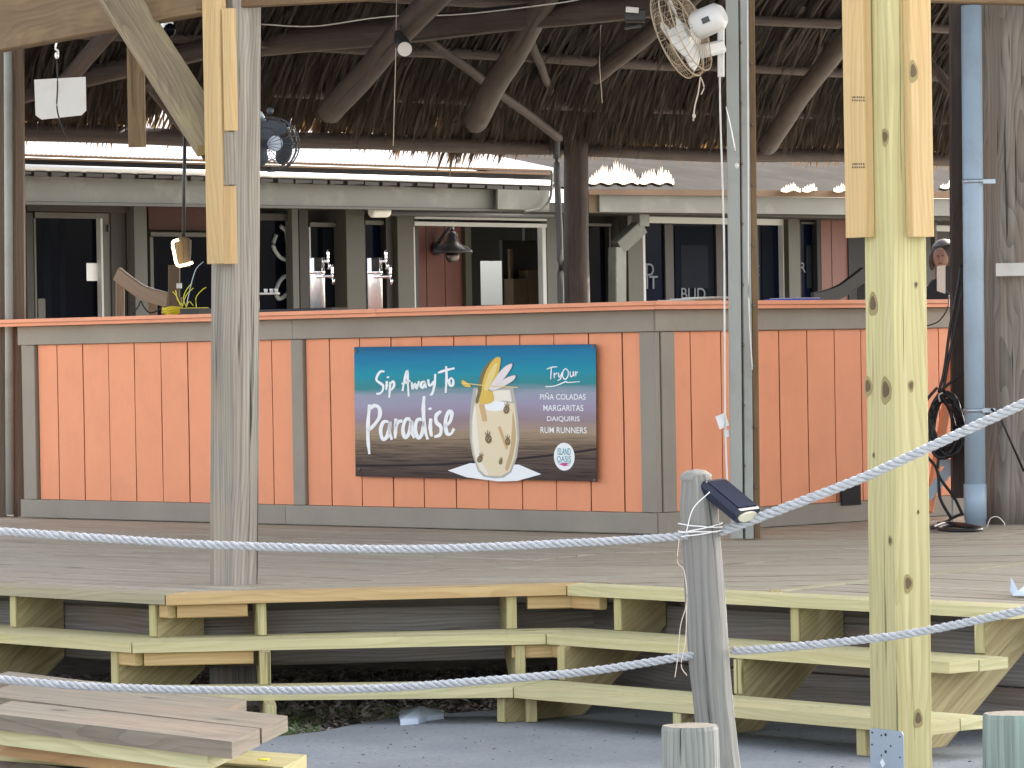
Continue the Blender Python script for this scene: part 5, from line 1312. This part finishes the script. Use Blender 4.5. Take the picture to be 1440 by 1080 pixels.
# near tie logs
t1 = thing('tie_log', 'thick dark log crossing the upper middle of the hut', 'log', P(600, 40, 14))
log('trunk', P(290, 70, 14.6), P(945, 4, 13.6), .078, .072, 'dark_log', t1, n=18, wob=.015)
t1 = thing('tie_log', 'dark log behind the hanging white board at the upper left', 'log', P(150, 95, 13.8))
log('trunk', P(-60, 148, 13.9), P(300, 66, 14.2), .068, .062, 'dark_log', t1, n=16, wob=.02)
wr_ = thing('light_wire', 'thin pale wire draped along the top of the middle log', 'wire', P(500, 30, 13.9))
G().tube(catenary([P(367, 34, 14.2), P(440, 37, 14.1), P(520, 26, 14.0), P(566, 22, 13.9), P(650, 20, 13.8), P(780, 5, 13.6), P(830, -4, 13.5)], 6), .004, 5).build('wire', ['off_white', 'off_white'], wr_)
for x, y0, y1, dd in ((556, -10, 205, 13.6), (843, 35, 145, 13.4)):
    t = thing('hanging_string', 'thin string hanging straight down %s' % ('left of the spotlight on the middle log' if x == 556 else 'right of the dark round post'), 'string', P(x, y0, dd))
    G().tube([P(x+2, y0, dd), P(x, (y0+y1)/2, dd), P(x-3 if x == 556 else x+4, y1, dd)], .0022, 5).build('strand', ['twine', 'twine'], t)

# ------------------------------------------------------------------ small fittings
# spotlights on the log
sp_ = thing('spotlight', 'small black spotlight with white lens hanging from the middle log', 'spotlight', P(565, 50, 13.5))
a = P(560, 48, 13.6); b = P(569, 69, 13.35)
G().tube([a, a.lerp(b, .4), b], .045, 14, scales=[.55, .9, 1]).build('housing', ['dark_metal', 'dark_metal'], sp_)
G().tube([b, b+(b-a).normalized()*.008], .040, 14).build('lens', ['white_plastic', 'white_plastic'], sp_)
G().tube(catenary([P(566, 20, 13.7), P(564, 34, 13.6), P(560, 48, 13.6)], 5), .008, 6).build('stem', ['dark_metal', 'dark_metal'], sp_)
sp2 = thing('floodlight', 'black floodlight with square white face at the top of the hut', 'spotlight', P(892, 15, 13.2))
G().box(P(893, 22, 13.3), cR, V((0, 1, 0)), V((0, 0, 1)), .11, .06, .07, .008).build('housing', ['dark_metal', 'dark_metal'], sp2)
G().box(P(889, 14, 13.25), V((.9, 0, -.1)).normalized(), V((0, 1, 0)), V((0, 0, 1)), .07, .02, .03, .002).build('lens', ['white_plastic', 'white_plastic'], sp2)
G().box(P(890, 38, 13.3), V((.98, 0, .15)).normalized(), V((0, 1, 0)), V((0, 0, 1)), .09, .04, .012, .002).build('bracket', ['dark_metal', 'dark_metal'], sp2)
cm_ = thing('security_camera', 'small white dome security camera under the top left beam', 'camera', P(236, 40, 11.5))
G().ball(P(238, 42, 11.5), .033, 14).build('dome', ['dark_glass', 'dark_glass'], cm_)
q = P(233, 40, 11.5); G().lathe(q+V((-.004, .02, .01)), V((-.6, -.3, .45)), [(.038, -.02), (.042, 0), (.036, .02)], 16).build('collar', ['white_plastic', 'white_plastic'], cm_)
# white board
wb = thing('white_board', 'white plastic panel with rounded corners hanging from the upper left log', 'panel', P(84, 140, 13.0))
pp_ = [(48, 112), (120, 108), (121, 155), (114, 162), (58, 168), (50, 162)]
G().prism([P(x, y, 13.0) for x, y in pp_], V((0, .02, 0))).build('panel', ['white_plastic', 'white_plastic'], wb)
hk = thing('hook_cable', 'black cable hanging from a snap hook in front of the white panel', 'cable', P(80, 60, 12.4))
G().tube(catenary([P(80, 58, 12.4), P(78, 68, 12.4), P(82, 72, 12.4), P(80, 80, 12.4)], 5), .006, 6).build('snap_hook', ['brushed', 'brushed'], hk)
G().ball(P(80, 78, 12.4), .012, 10, 1, 1, 1.6).build('snap_body', ['brushed', 'brushed'], hk)
G().tube(catenary([P(80, 84, 12.4), P(81, 120, 12.4), P(80, 150, 12.4), P(85, 172, 12.4), P(94, 194, 12.4)], 6), .0045, 6).build('cable', ['black_rubber', 'black_rubber'], hk)
# pendant lamp with glowing edge
pd = 11.9
pl_ = thing('pendant_worklight', 'hanging work light with glowing lit edge on a black rod behind the bar', 'lamp', P(260, 340, pd))
G().tube([P(260, 182, pd), P(258, 334, pd)], .009, 8).build('rod', ['dark_metal', 'dark_metal'], pl_)
G().sweep([P(259, 333, pd), P(258, 337, pd), P(257, 372, pd), P(257, 375, pd)], rect(.075, .06, .015), up=V((0, 1, 0)), scales=[.5, 1, 1, .9]).build('housing', ['knot_brown', 'knot_brown'], pl_)
G().tube(catenary([P(251, 337, pd-.04), P(243, 341, pd-.04), P(245, 356, pd-.04), P(249, 372, pd-.04), P(258, 373, pd-.04), P(271, 369, pd-.04)], 6), .0065, 7).build('glow_tube', ['led_glow', 'led_glow'], pl_)
for x in (250, 257, 264): G().tube([P(x, 337, pd-.035), P(x+1, 372, pd-.035)], .0022, 5).build('cage_bar', ['dark_metal', 'dark_metal'], pl_)

# wall fan on grey post
def make_fan(root, C, m, R_, nb, cage_mat, blade_mat, motor=True, wires=34):
    m = V(m).normalized(); x = m.cross(V((0, 0, 1))).normalized(); y = m.cross(x).normalized()
    def ringp(r, h, n=40): return [C+m*h+(x*math.cos(a)+y*math.sin(a))*r for a in [i*2*math.pi/n for i in range(n+1)]]
    for r, h, tk in ((R_, 0, .0042), (R_*.97, .045, .003), (R_*.97, -.045, .003), (R_*.62, .075, .002), (R_*.62, -.065, .002)):
        G().tube(ringp(r, h), tk, 5).build('guard_ring', [cage_mat, cage_mat], root)
    g = G()
    for k in range(wires):
        a = k*2*math.pi/wires; e_ = x*math.cos(a)+y*math.sin(a)
        g.tube([C+m*.080+e_*R_*.18, C+m*.075+e_*R_*.62, C+m*.045+e_*R_*.97, C+e_*R_], .0012, 4)
        g.tube([C-m*.070+e_*R_*.12, C-m*.065+e_*R_*.62, C-m*.045+e_*R_*.97, C+e_*R_], .0012, 4)
    g.build('guard_wires', [cage_mat, cage_mat], root)
    G().lathe(C, m, [(R_*.16, -.045), (R_*.18, -.03), (R_*.18, .03)], 16).build('hub', [blade_mat, blade_mat], root)
    for k in range(nb):
        a0 = k*2*math.pi/nb+.5; g = G(); na, nr_ = 8, 5
        for i in range(na+1):
            for j in range(nr_+1):
                r = R_*(.17+.72*j/nr_); w_ = (.45+.75*math.sin(math.pi*min(1, j/nr_*.72+.12))); a = a0+(i/na-.5)*w_*1.55
                g.v.append(C+(x*math.cos(a)+y*math.sin(a))*r+m*((i/na-.5)*.055))
        for i in range(na):
            for j in range(nr_):
                q = i*(nr_+1)+j; g.face((q, q+1, q+nr_+2, q+nr_+1), [(0, 0)]*4, 0, True)
        nb0 = len(g.v)
        for v in list(g.v): g.v.append(v+m*.003)
        for f_ in list(g.f): g.face(tuple(reversed([q+nb0 for q in f_])), [(0, 0)]*4, 0, True)
        g.build('blade', [blade_mat, blade_mat], root)
C_ = P(958, 46, 10.75); m_ = V((.86, -.36, .34)).normalized()
make_fan(fan, C_, m_, .205, 3, 'rust_cage', 'white_plastic')
mc = C_+m_*.06; G().tube([mc, mc+m_*.02, mc+m_*.13, mc+m_*.155], .066, 20, scales=[.7, 1, .96, .6]).build('motor', ['white_plastic', 'white_plastic'], fan)
G().box(C_+m_*.13+V((-.01, -.068, .0)), m_, V((0, 1, 0)), V((0, 0, 1)), .035, .004, .025, .001).build('vent_panel', ['conduit_grey', 'conduit_grey'], fan)
G().sweep([P(988, 72, 10.82), P(1014, 66, 10.88)], rect(.06, .05, .012), up=V((0, 1, 0))).build('bracket', ['white_plastic', 'white_plastic'], fan)
G().sweep([P(1014, 40, 10.9), P(1014, 108, 10.9)], rect(.03, .04, .008), up=V((0, 1, 0))).build('wall_plate', ['white_plastic', 'white_plastic'], fan)
fs_ = thing('fan_pull_string', 'knotted brown strings hanging below the white wall fan', 'string', P(985, 110, 10.8))
G().tube(catenary([P(985, 108, 10.8), P(982, 130, 10.8), P(977, 150, 10.8), P(975, 170, 10.8)], 5), .0035, 5).build('strand', ['twine', 'twine'], fs_)
G().tube(catenary([P(985, 108, 10.8), P(990, 122, 10.8), P(986, 133, 10.8)], 5), .003, 5).build('strand', ['twine', 'twine'], fs_)
G().ball(P(976, 163, 10.8), .009, 8, 1, 1, 1.3).build('knot', ['twine', 'twine'], fs_)
G().tube(catenary([P(1021, 150, 10.85), P(1028, 180, 10.85), P(1034, 212, 10.85)], 5), .0022, 5).build('chain', ['brushed', 'brushed'], fs_)
G().ball(P(1036, 233, 10.85), .009, 8, 1, 1, 1.6).build('pull_knob', ['white_plastic', 'white_plastic'], fs_)
# small fan behind the left post
f2 = thing('clip_fan', 'small blue-grey caged fan clamped behind the weathered porch post', 'fan', P(372, 200, 9.36))
C2 = P(381, 203, 9.42)
make_fan(f2, C2, V((.25, .93, .05)), .105, 3, 'conduit_grey', 'fan_blue', wires=22)
G().lathe(C2-V((-.02, .06, 0)), (-.1, -1, 0), [(.030, 0), (.030, .004)], 16).build('badge', ['sky_paper', 'sky_paper'], f2)
G().tube([C2+V((0, .05, 0)), C2+V((-.03, .06, .10)), P(366, 160, 9.3)], .010, 8).build('clamp_arm', ['steel', 'steel'], f2)
G().ball(P(380, 156, 9.42), .014, 10).build('clamp_knob', ['fan_blue', 'fan_blue'], f2)

# ------------------------------------------------------------------ things on and behind the counter
def on_counter(px, s_off=.2):       # point on counter top at pixel column, s_off metres behind the bar face
    y = 440
    A_, B_ = (BA, BB) if px < 925 else (BB, BC)
    q = PV(px, y, A_, B_, s_off); return V((q.x, q.y, ZT))
zc_top = ZT
def lbl_tower(px, label):
    q = on_counter(px, .30); d = q.y/K
    t = thing('beer_tower', label, 'beer tap', q, 'chrome beer tap towers')
    topz_ = P(px, 362, d).z; r = 10.5*d/3400
    G().lathe(q, (0, 0, 1), [(r, 0), (r, topz_-q.z-.09), (r*.98, topz_-q.z-.085)], 20).build('column', ['brushed', 'brushed'], t)
    G().lathe(V((q.x, q.y, topz_-.085)), (0, 0, 1), [(r*1.06, 0), (r*1.06, .012), (r*1.0, .015), (r*1.0, .078), (r*.85, .085)], 20).build('cap', ['chrome', 'chrome'], t)
    for (dx, dz, yy) in ((.062, -.02, -.0), (.085, -.10, -.05)):
        p0 = V((q.x, q.y+yy, topz_+dz)); p1 = p0+V((dx, -.02, 0)); 
        fct = G().tube([p0, p1], .009, 8).build('faucet', ['chrome', 'chrome'], t)
        G().tube([p1+V((-.003, 0, -.004)), p1+V((.004, -.01, -.022)), p1+V((0, -.012, -.045))], .007, 8, scales=[1, 1, .6]).build('spout', ['chrome', 'chrome'], fct)
        G().lathe(p1+V((-.003, 0, .005)), (0, 0, 1), [(.004, 0), (.008, .012), (.005, .02), (.009, .032), (.003, .055)], 10).build('tap_handle', ['chrome', 'chrome'], fct)
lbl_tower(447, 'left chrome beer tap tower on the bar'); lbl_tower(528, 'right chrome beer tap tower on the bar')
q0 = on_counter(368, .25); q1 = on_counter(478, .25)
mt_ = thing('bar_mat', 'long black rubber bar mat on the counter beside the left beer tower', 'mat', (q0+q1)/2)
board('mat', q0+V((0, 0, .010)), q1+V((0, 0, .010)), .12, .018, ['black_rubber', 'black_rubber'], mt_)
tr_ = thing('cup_tray', 'small white tray with cups right of the weathered post', 'tray', on_counter(378, .3))
c = on_counter(377, .3); zt_ = P(377, 413, c.y/K).z
G().sweep([V((c.x-.06, c.y, zt_)), V((c.x+.06, c.y, zt_))], rect(.12, .01, .002)).build('tray', ['white_plastic', 'white_plastic'], tr_)
G().tube([V((c.x-.05, c.y, ZT)), V((c.x-.05, c.y, zt_-.005))], .006, 6).build('stand', ['brushed', 'brushed'], tr_)
for dx in (-.01, .02, .045): G().lathe(V((c.x+dx, c.y, zt_+.006)), (0, 0, 1), [(.008, 0), (.011, .02)], 10).build('cup', ['white_plastic', 'white_plastic'], tr_)
# yellow cord pile, black box, wires
yc = thing('yellow_cord', 'coil of yellow extension cord on the bar left of the porch post', 'cord', on_counter(243, .2))
c = on_counter(243, .2); g = G(); pts = []
for k in range(150):
    a = k*.42; r = .045+.012*math.sin(k*.7); pts.append(c+V((r*math.cos(a), r*.8*math.sin(a), .008+.036*k/150+.004*math.sin(k))))
g.tube(pts, .0045, 5); g.build('coil', ['yellow_plastic', 'yellow_plastic'], yc)
bb2 = thing('black_box', 'black equipment box on the counter by the yellow cord', 'box', on_counter(276, .2))
c = on_counter(276, .2); G().box(c+V((0, 0, .018)), dLb, nLb, V((0, 0, 1)), .15, .10, .034, .004).build('case', ['black_rubber', 'black_rubber'], bb2)
G().box(c+V((0, 0, .038)), dLb, nLb, V((0, 0, 1)), .12, .07, .004, .001).build('lid', ['yellow_plastic', 'yellow_plastic'], bb2)
yw = thing('loose_wires', 'thin yellow and blue wires looping up from the counter clutter', 'wire', on_counter(258, .25))
D_ = on_counter(258, .22).y/K
for pts, mt2 in (([(247, 408), (250, 422), (258, 430)], 'yellow_tag'), ([(256, 432), (262, 415), (272, 405)], 'yellow_tag'), ([(254, 430), (249, 418), (243, 410)], 'yellow_tag'), ([(262, 432), (258, 420), (262, 408), (270, 398)], 'yellow_tag'),
                 ([(286, 368), (276, 378), (270, 395), (266, 412), (262, 430)], 'steel'), ([(276, 432), (276, 418), (284, 408), (290, 404)], 'yellow_tag'), ([(262, 432), (266, 424), (272, 430)], 'yellow_tag')):
    G().tube(catenary([P(x, y, D_) for x, y in pts], 6), .0022, 5).build('wire', [mt2, mt2], yw)
bc = thing('black_cable', 'short black cable standing up in an arch on the left of the bar', 'cable', on_counter(198, .2))
D_ = on_counter(198, .2).y/K
G().tube(catenary([P(186, 441, D_), P(194, 432, D_), P(198, 424, D_), P(204, 434, D_), P(213, 440, D_), P(230, 432, D_)], 6), .005, 6).build('cable', ['black_rubber', 'black_rubber'], bc)
# curved-back stools behind the bar
def stool(x0, flip, d, lab):
    t = thing('bar_stool', lab, 'stool', P(x0, 445, d), 'curved back bar stools')
    pts = [(0, 0), (18, 14), (36, 26), (60, 34), (72, 36)]; q = [P(x0+flip*a, 385+b, d-.002*a) for a, b in pts]
    G().sweep(catenary(q, 4), rect(.03, .085, .006), up=V((0, 0, 1))).build('back_rail', 'stool_brown', t)
    for dx in (4, 50, 68): G().sweep([P(x0+flip*dx, 470, d+.01), P(x0+flip*dx, 392+dx*.45, d+.01)], rect(.05, .03, .004), up=V((0, 1, 0))).build('upright', 'stool_brown', t)
    G().box(P(x0+flip*40, 462, d+.2), V((1, 0, 0)), V((0, 1, 0)), V((0, 0, 1)), .42, .38, .04, .01).build('seat', 'stool_brown', t)
    return t
stool(165, 1, 14.2, 'brown wooden stool with curved back rail left of the work light')
st2 = stool(1215, -1, 14.6, 'black stool with curved arm in front of the reddish planks')
for ch in st2.children:
    ch.data.materials.clear(); ch.data.materials.append(MATS['black_rubber']); ch.data.materials.append(MATS['black_rubber'])
mc_ = thing('espresso_grinder', 'small tan machine standing behind the yellow cord on the bar', 'machine', P(245, 440, 14.0))
G().sweep([P(246, 442, 14.0), P(246, 420, 14.0), P(246, 418, 14.0)], rect(.08, .08, .008), up=V((0, 1, 0))).build('base', ['cardboard', 'cardboard'], mc_)
G().sweep([P(245, 418, 14.0), P(245, 373, 14.0)], rect(.065, .06, .006), up=V((0, 1, 0))).build('tower', ['cardboard', 'cardboard'], mc_)
G().box(P(252, 402, 13.95), V((1, 0, 0)), V((0, 1, 0)), V((0, 0, 1)), .03, .03, .03, .004).build('knob', ['white_plastic', 'white_plastic'], mc_)
# papers and blue item on the right counter
c = on_counter(982, .1); pr_ = thing('paper_stack', 'flat grey papers lying on the counter left of the grey post', 'papers', c)
for k in range(3): G().box(c+V((-.04+.05*k, .02*k, .006+.006*k)), dRb, nRb, V((0, 0, 1)), .26-.03*k, .18, .005, .0).build('sheet', ['off_white', 'off_white'], pr_)
c = on_counter(1115, .12); bl_ = thing('blue_folder', 'flat blue folder on the counter right of the grey post', 'folder', c)
G().box(c+V((0, 0, .006)), dRb, nRb, V((0, 0, 1)), .19, .2, .009, .002).build('cover', ['blue_plastic', 'blue_plastic'], bl_)
G().box(c+V((.01, 0, .0125)), dRb, nRb, V((0, 0, 1)), .17, .18, .002, .0).build('page', ['white_paper', 'white_paper'], bl_)

# coiled black cable hanging at right
dc = 11.75
ccb = thing('coiled_cable', 'thick coil of black cable hanging beside the blue drain pipe', 'cable', P(1328, 600, dc))
for k in range(9):
    cx = 1329+random.uniform(-4, 4); cy = 598+random.uniform(-6, 8); rx = random.uniform(14, 27); ry = random.uniform(34, 46); ph = random.uniform(-.15, .15); pts = []
    for i in range(29):
        a = i*2*math.pi/28; x = rx*math.cos(a); y = ry*math.sin(a); pts.append(P(cx+x*math.cos(ph)-y*math.sin(ph), cy+y*math.cos(ph)+x*math.sin(ph), dc+random.uniform(-.01, .01)+.02*math.sin(k)))
    G().tube(pts, .0095, 7).build('loop', ['black_rubber', 'black_rubber'], ccb)
for pts in ([(1320, 552), (1328, 520), (1336, 460), (1344, 420), (1352, 372)], [(1326, 552), (1335, 500), (1347, 440), (1353, 400)], [(1320, 552), (1340, 535), (1358, 522)], [(1302, 640), (1318, 662), (1322, 700), (1338, 730)],
            [(1320, 640), (1320, 668), (1342, 700), (1354, 725)], [(1354, 722), (1340, 728), (1330, 734), (1318, 736)], [(1318, 545), (1305, 560), (1300, 570)]):
    G().tube(catenary([P(x, y, dc) for x, y in pts], 6), .008, 6).build('cable', ['black_rubber', 'black_rubber'], ccb)
g = G()
fl = [PZ(x, y, .012) for x, y in ((1310, 742), (1330, 736), (1356, 738), (1380, 744), (1350, 746), (1320, 744), (1335, 739), (1372, 741))]
G().tube(catenary(fl, 8), .010, 6).build('cable', ['black_rubber', 'black_rubber'], ccb)
G().tube(catenary([P(1326, 552, dc-.03), P(1320, 556, dc-.03), P(1322, 565, dc-.03)], 5), .004, 5).build('tie', ['twine', 'twine'], ccb)
tcb = thing('thin_cable', 'thin dark cable curving from the counter edge down to the trim on the right', 'cable', P(1330, 430, 11.9))
G().tube(catenary([P(1334, 415, 12.0), P(1333, 432, 11.9), P(1322, 450, 11.9), P(1308, 457, 11.9), P(1294, 459, 11.9)], 6), .0035, 6).build('cable', ['black_rubber', 'black_rubber'], tcb)

# ------------------------------------------------------------------ person seen through the opening at right
pdp = 18.0; hs = pdp/3400
per = thing('person', 'woman in dark clothes, sunglasses on her brown hair, behind the bar at right', 'person', P(1322, 560, pdp))
hc_ = P(1326, 363, pdp); bm = __import__('bmesh').new()
import bmesh
def skin_obj(name, verts, edges, radii, mat, parent, root=0, sub=2):
    me = bpy.data.meshes.new(name); c = V(verts[root]); me.from_pydata([tuple(V(v)-c) for v in verts], edges, []); me.update()
    o = bpy.data.objects.new(name, me); COL.objects.link(o); m1 = o.modifiers.new('s', 'SKIN')
    for i, r in enumerate(radii): me.skin_vertices[0].data[i].radius = (r, r*.85) if not isinstance(r, tuple) else r
    me.skin_vertices[0].data[root].use_root = True
    m2 = o.modifiers.new('u', 'SUBSURF'); m2.levels = sub; m2.render_levels = sub
    dg = bpy.context.evaluated_depsgraph_get(); me2 = bpy.data.meshes.new_from_object(o.evaluated_get(dg)); bpy.data.objects.remove(o)
    me2.materials.append(MATS[mat]); me2.polygons.foreach_set('use_smooth', [True]*len(me2.polygons))
    ob = bpy.data.objects.new(name, me2); link(ob, parent); ob.location = c-WLOC[parent.name]; WLOC[ob.name] = c; return ob
h = hc_
body = [(h.x-.03, h.y+.05, h.z-.75), (h.x-.03, h.y+.04, h.z-.50), (h.x-.02, h.y+.03, h.z-.27), (h.x-.01, h.y+.015, h.z-.15), (h.x, h.y, h.z-.06), (h.x, h.y-.01, h.z+.03), (h.x, h.y, h.z+.075),
        (h.x-.19, h.y+.04, h.z-.25), (h.x-.24, h.y, h.z-.50), (h.x-.14, h.y-.16, h.z-.62), (h.x+.16, h.y+.03, h.z-.25), (h.x+.20, h.y, h.z-.50), (h.x+.08, h.y-.16, h.z-.62),
        (h.x-.1, h.y+.05, h.z-1.1), (h.x-.1, h.y+.05, h.z-1.55), (h.x+.07, h.y+.05, h.z-1.1), (h.x+.07, h.y+.05, h.z-1.55)]
ed = [(0, 1), (1, 2), (2, 3), (3, 4), (4, 5), (5, 6), (2, 7), (7, 8), (8, 9), (2, 10), (10, 11), (11, 12), (0, 13), (13, 14), (0, 15), (15, 16)]
rad = [.13, .14, .11, .05, .07, .078, .06, .055, .045, .035, .055, .045, .035, .09, .06, .09, .06]
skin_obj('body', body, ed, rad, 'skin', per)
ob_ = [c for c in per.children if c.name.startswith('body')][0]; ob_.data.materials.append(MATS['dark_cloth'])
for p_ in ob_.data.polygons:
    if (p_.center+WLOC[ob_.name]).z < h.z-.155: p_.material_index = 1
g = G(); g.ball(V((h.x+.012, h.y+.02, h.z+.028)), .105, 16, 1, .95, 1.12); g.build('hair', ['hair', 'hair'], per)
g = G(); g.ball(V((h.x+.082, h.y-.01, h.z-.045)), .045, 12, .9, .9, 2.4); g.ball(V((h.x-.082, h.y-.005, h.z-.02)), .028, 12, .8, .9, 2.6); g.build('hair_lock', ['hair', 'hair'], per)
g = G(); g.ball(V((h.x-.022, h.y-.055, h.z+.0)), .062, 16, .98, .62, 1.28); g.build('face', ['skin', 'skin'], per)
G().ball(V((h.x-.03, h.y-.098, h.z-.008)), .011, 8, .8, 1, 1.5).build('nose', ['skin', 'skin'], per)
for dx in (-.05, -.008): G().ball(V((h.x+dx, h.y-.090, h.z+.016)), .0085, 8, 1.3, .6, .6).build('eye', ['hair', 'hair'], per)
G().ball(V((h.x-.029, h.y-.086, h.z-.04)), .013, 8, 1.3, .6, .4).build('mouth', ['dark_red', 'dark_red'], per)
G().tube(catenary([V((h.x-.07, h.y-.05, h.z+.085)), V((h.x-.02, h.y-.08, h.z+.10)), V((h.x+.05, h.y-.06, h.z+.10)), V((h.x+.10, h.y, h.z+.06))], 5), .010, 6).build('sunglasses', ['phone_glass', 'phone_glass'], per)
mn = thing('menu_panel', 'upright white panel with a black stripe in front of the woman at right', 'sign', P(1335, 412, 13.2))
for a, b, m2 in ((1318, 1329.5, 'off_white'), (1330, 1336.5, 'black_rubber'), (1337, 1352, 'sky_paper')):
    G().prism([P(a, 374, 13.2), P(b, 373, 13.2), P(b, 413, 13.2), P(a, 409, 13.2)], V((0, .02, 0))).build('panel', [m2, m2], mn)

# ------------------------------------------------------------------ lumber pile bottom left
def lumber(name_label, x0, y0, x1, y1, z, wd, th, mat, dback=1, tagc=None):
    """plank whose near top edge runs through the two pixels at height z"""
    a = PZ(x0, y0, z); b = PZ(x1, y1, z); d = (b-a).normalized(); n = V((-d.y, d.x, 0))
    if n.y < 0: n = -n
    ev = V((.05, .33, 0))*(wd/.27); c0 = a; c1 = b
    t = thing('lumber_board', name_label, 'plank', (c0+c1)/2, 'boards in the lumber pile')
    G().prism([v-V((0, 0, th)) for v in (a, b, b+ev, a+ev)], (0, 0, th), uvdir=d).build('timber', [mat, mat], t)
    return a, b, n
zt0 = -.12
lumber('brown weathered plank on top of the lumber pile, nearest to the viewer', -30, 1001, 326, 1043, zt0, .27, .045, 'lumber_brown')
lumber('brown weathered plank in the middle of the pile top', -30, 977, 368, 1024, zt0-.002, .27, .042, 'lumber_brown')
lumber('brown weathered plank at the back of the pile top, partly behind the lower rope', -30, 957, 310, 1000, zt0-.004, .27, .04, 'lumber_brown')
lumber('yellow-green plank directly under the brown top planks', -30, 1023, 292, 1062, zt0-.048, .30, .042, 'new_pine_tread')
lumber('orange-brown plank low in the lumber pile', -30, 1040, 232, 1074, zt0-.10, .28, .038, 'lumber_orange')
lumber('long pale yellow plank reaching out at the right end of the pile', -30, 1046, 398, 1079, zt0-.145, .26, .045, 'new_pine')
lumber('dull brown plank near the bottom of the lumber pile', -30, 1062, 200, 1096, zt0-.195, .3, .04, 'lumber_brown')
for (x, z_) in ((-1.75, 0), (-1.35, 0)):
    t = thing('pile_block', 'wood block on the ground under the %s end of the lumber pile' % ('left' if x < -1.5 else 'right'), 'block', V((x, 10.8, GZ)))
    board('timber', V((x, 10.3, GZ+.06)), V((x, 11.5, GZ+.06)), .09, .12, 'rim_board', t)
for k, (px, py, zz) in enumerate(((322, 1050, zt0-.045), (371, 1071, zt0-.135))):
    q = PZ(px, py, zz); t = thing('plank_tag', 'small yellow end tag on the %s' % ('green plank under the brown planks' if k == 0 else 'long pale plank at the pile end'), 'tag', q)
    G().prism([q+V((-.018, 0, .004)), q+V((.012, -.005, .002)), q+V((.016, .02, .004)), q+V((-.008, .025, .004))], V((0, 0, .003))).build('tag_sheet', ['yellow_tag', 'yellow_tag'], t)
# paper litter on the mulch and a rag on the deck edge
pl2 = thing('paper_litter', 'crumpled pale blue paper lying at the edge of the concrete slab', 'litter', PZ(592, 1008, GZ))
q = [(561, 1001), (575, 998), (600, 999), (624, 1000), (624, 1004), (600, 1007), (588, 1011), (563, 1013)]
g = G(); b0 = [PZ(x, y, GZ+.03) for x, y in q]; cen = sum(b0, V())/len(b0)+V((0, 0, .03))
g.v = b0+[cen]+[v-V((0, 0, .025)) for v in b0]
for i in range(8): j = (i+1) % 8; g.face((i, j, 8), [(0, 0)]*3); g.face((9+i, 9+j, j, i), [(0, 0)]*4)
g.build('sheet', ['sky_paper', 'sky_paper'], pl2)
rg = thing('plastic_scrap', 'scrap of pale plastic curled on the deck at the right edge', 'litter', PZ(1432, 835, 0))
G().prism([PZ(1420, 832, .01), PZ(1422, 820, .03)+V((0, 0, .02)), PZ(1432, 832, .02), PZ(1452, 815, .03), PZ(1455, 838, .01), PZ(1425, 838, .008)], V((0, 0, .003))).build('sheet', ['sky_paper', 'sky_paper'], rg)
bt = thing('plastic_bottle', 'crushed clear plastic bottle lying in the dark under the left stairs', 'litter', PZ(98, 905, -.3))
cq = P(95, 940, 9.0); cq.z = GZ+.035
G().tube([cq-V((.05, 0, 0)), cq-V((.03, 0, 0)), cq+V((.05, 0, 0)), cq+V((.07, 0, 0)), cq+V((.09, 0, 0))], .022, 10, scales=[.7, 1, 1, .5, .4]).build('bottle', ['blue_glass', 'blue_glass'], bt)
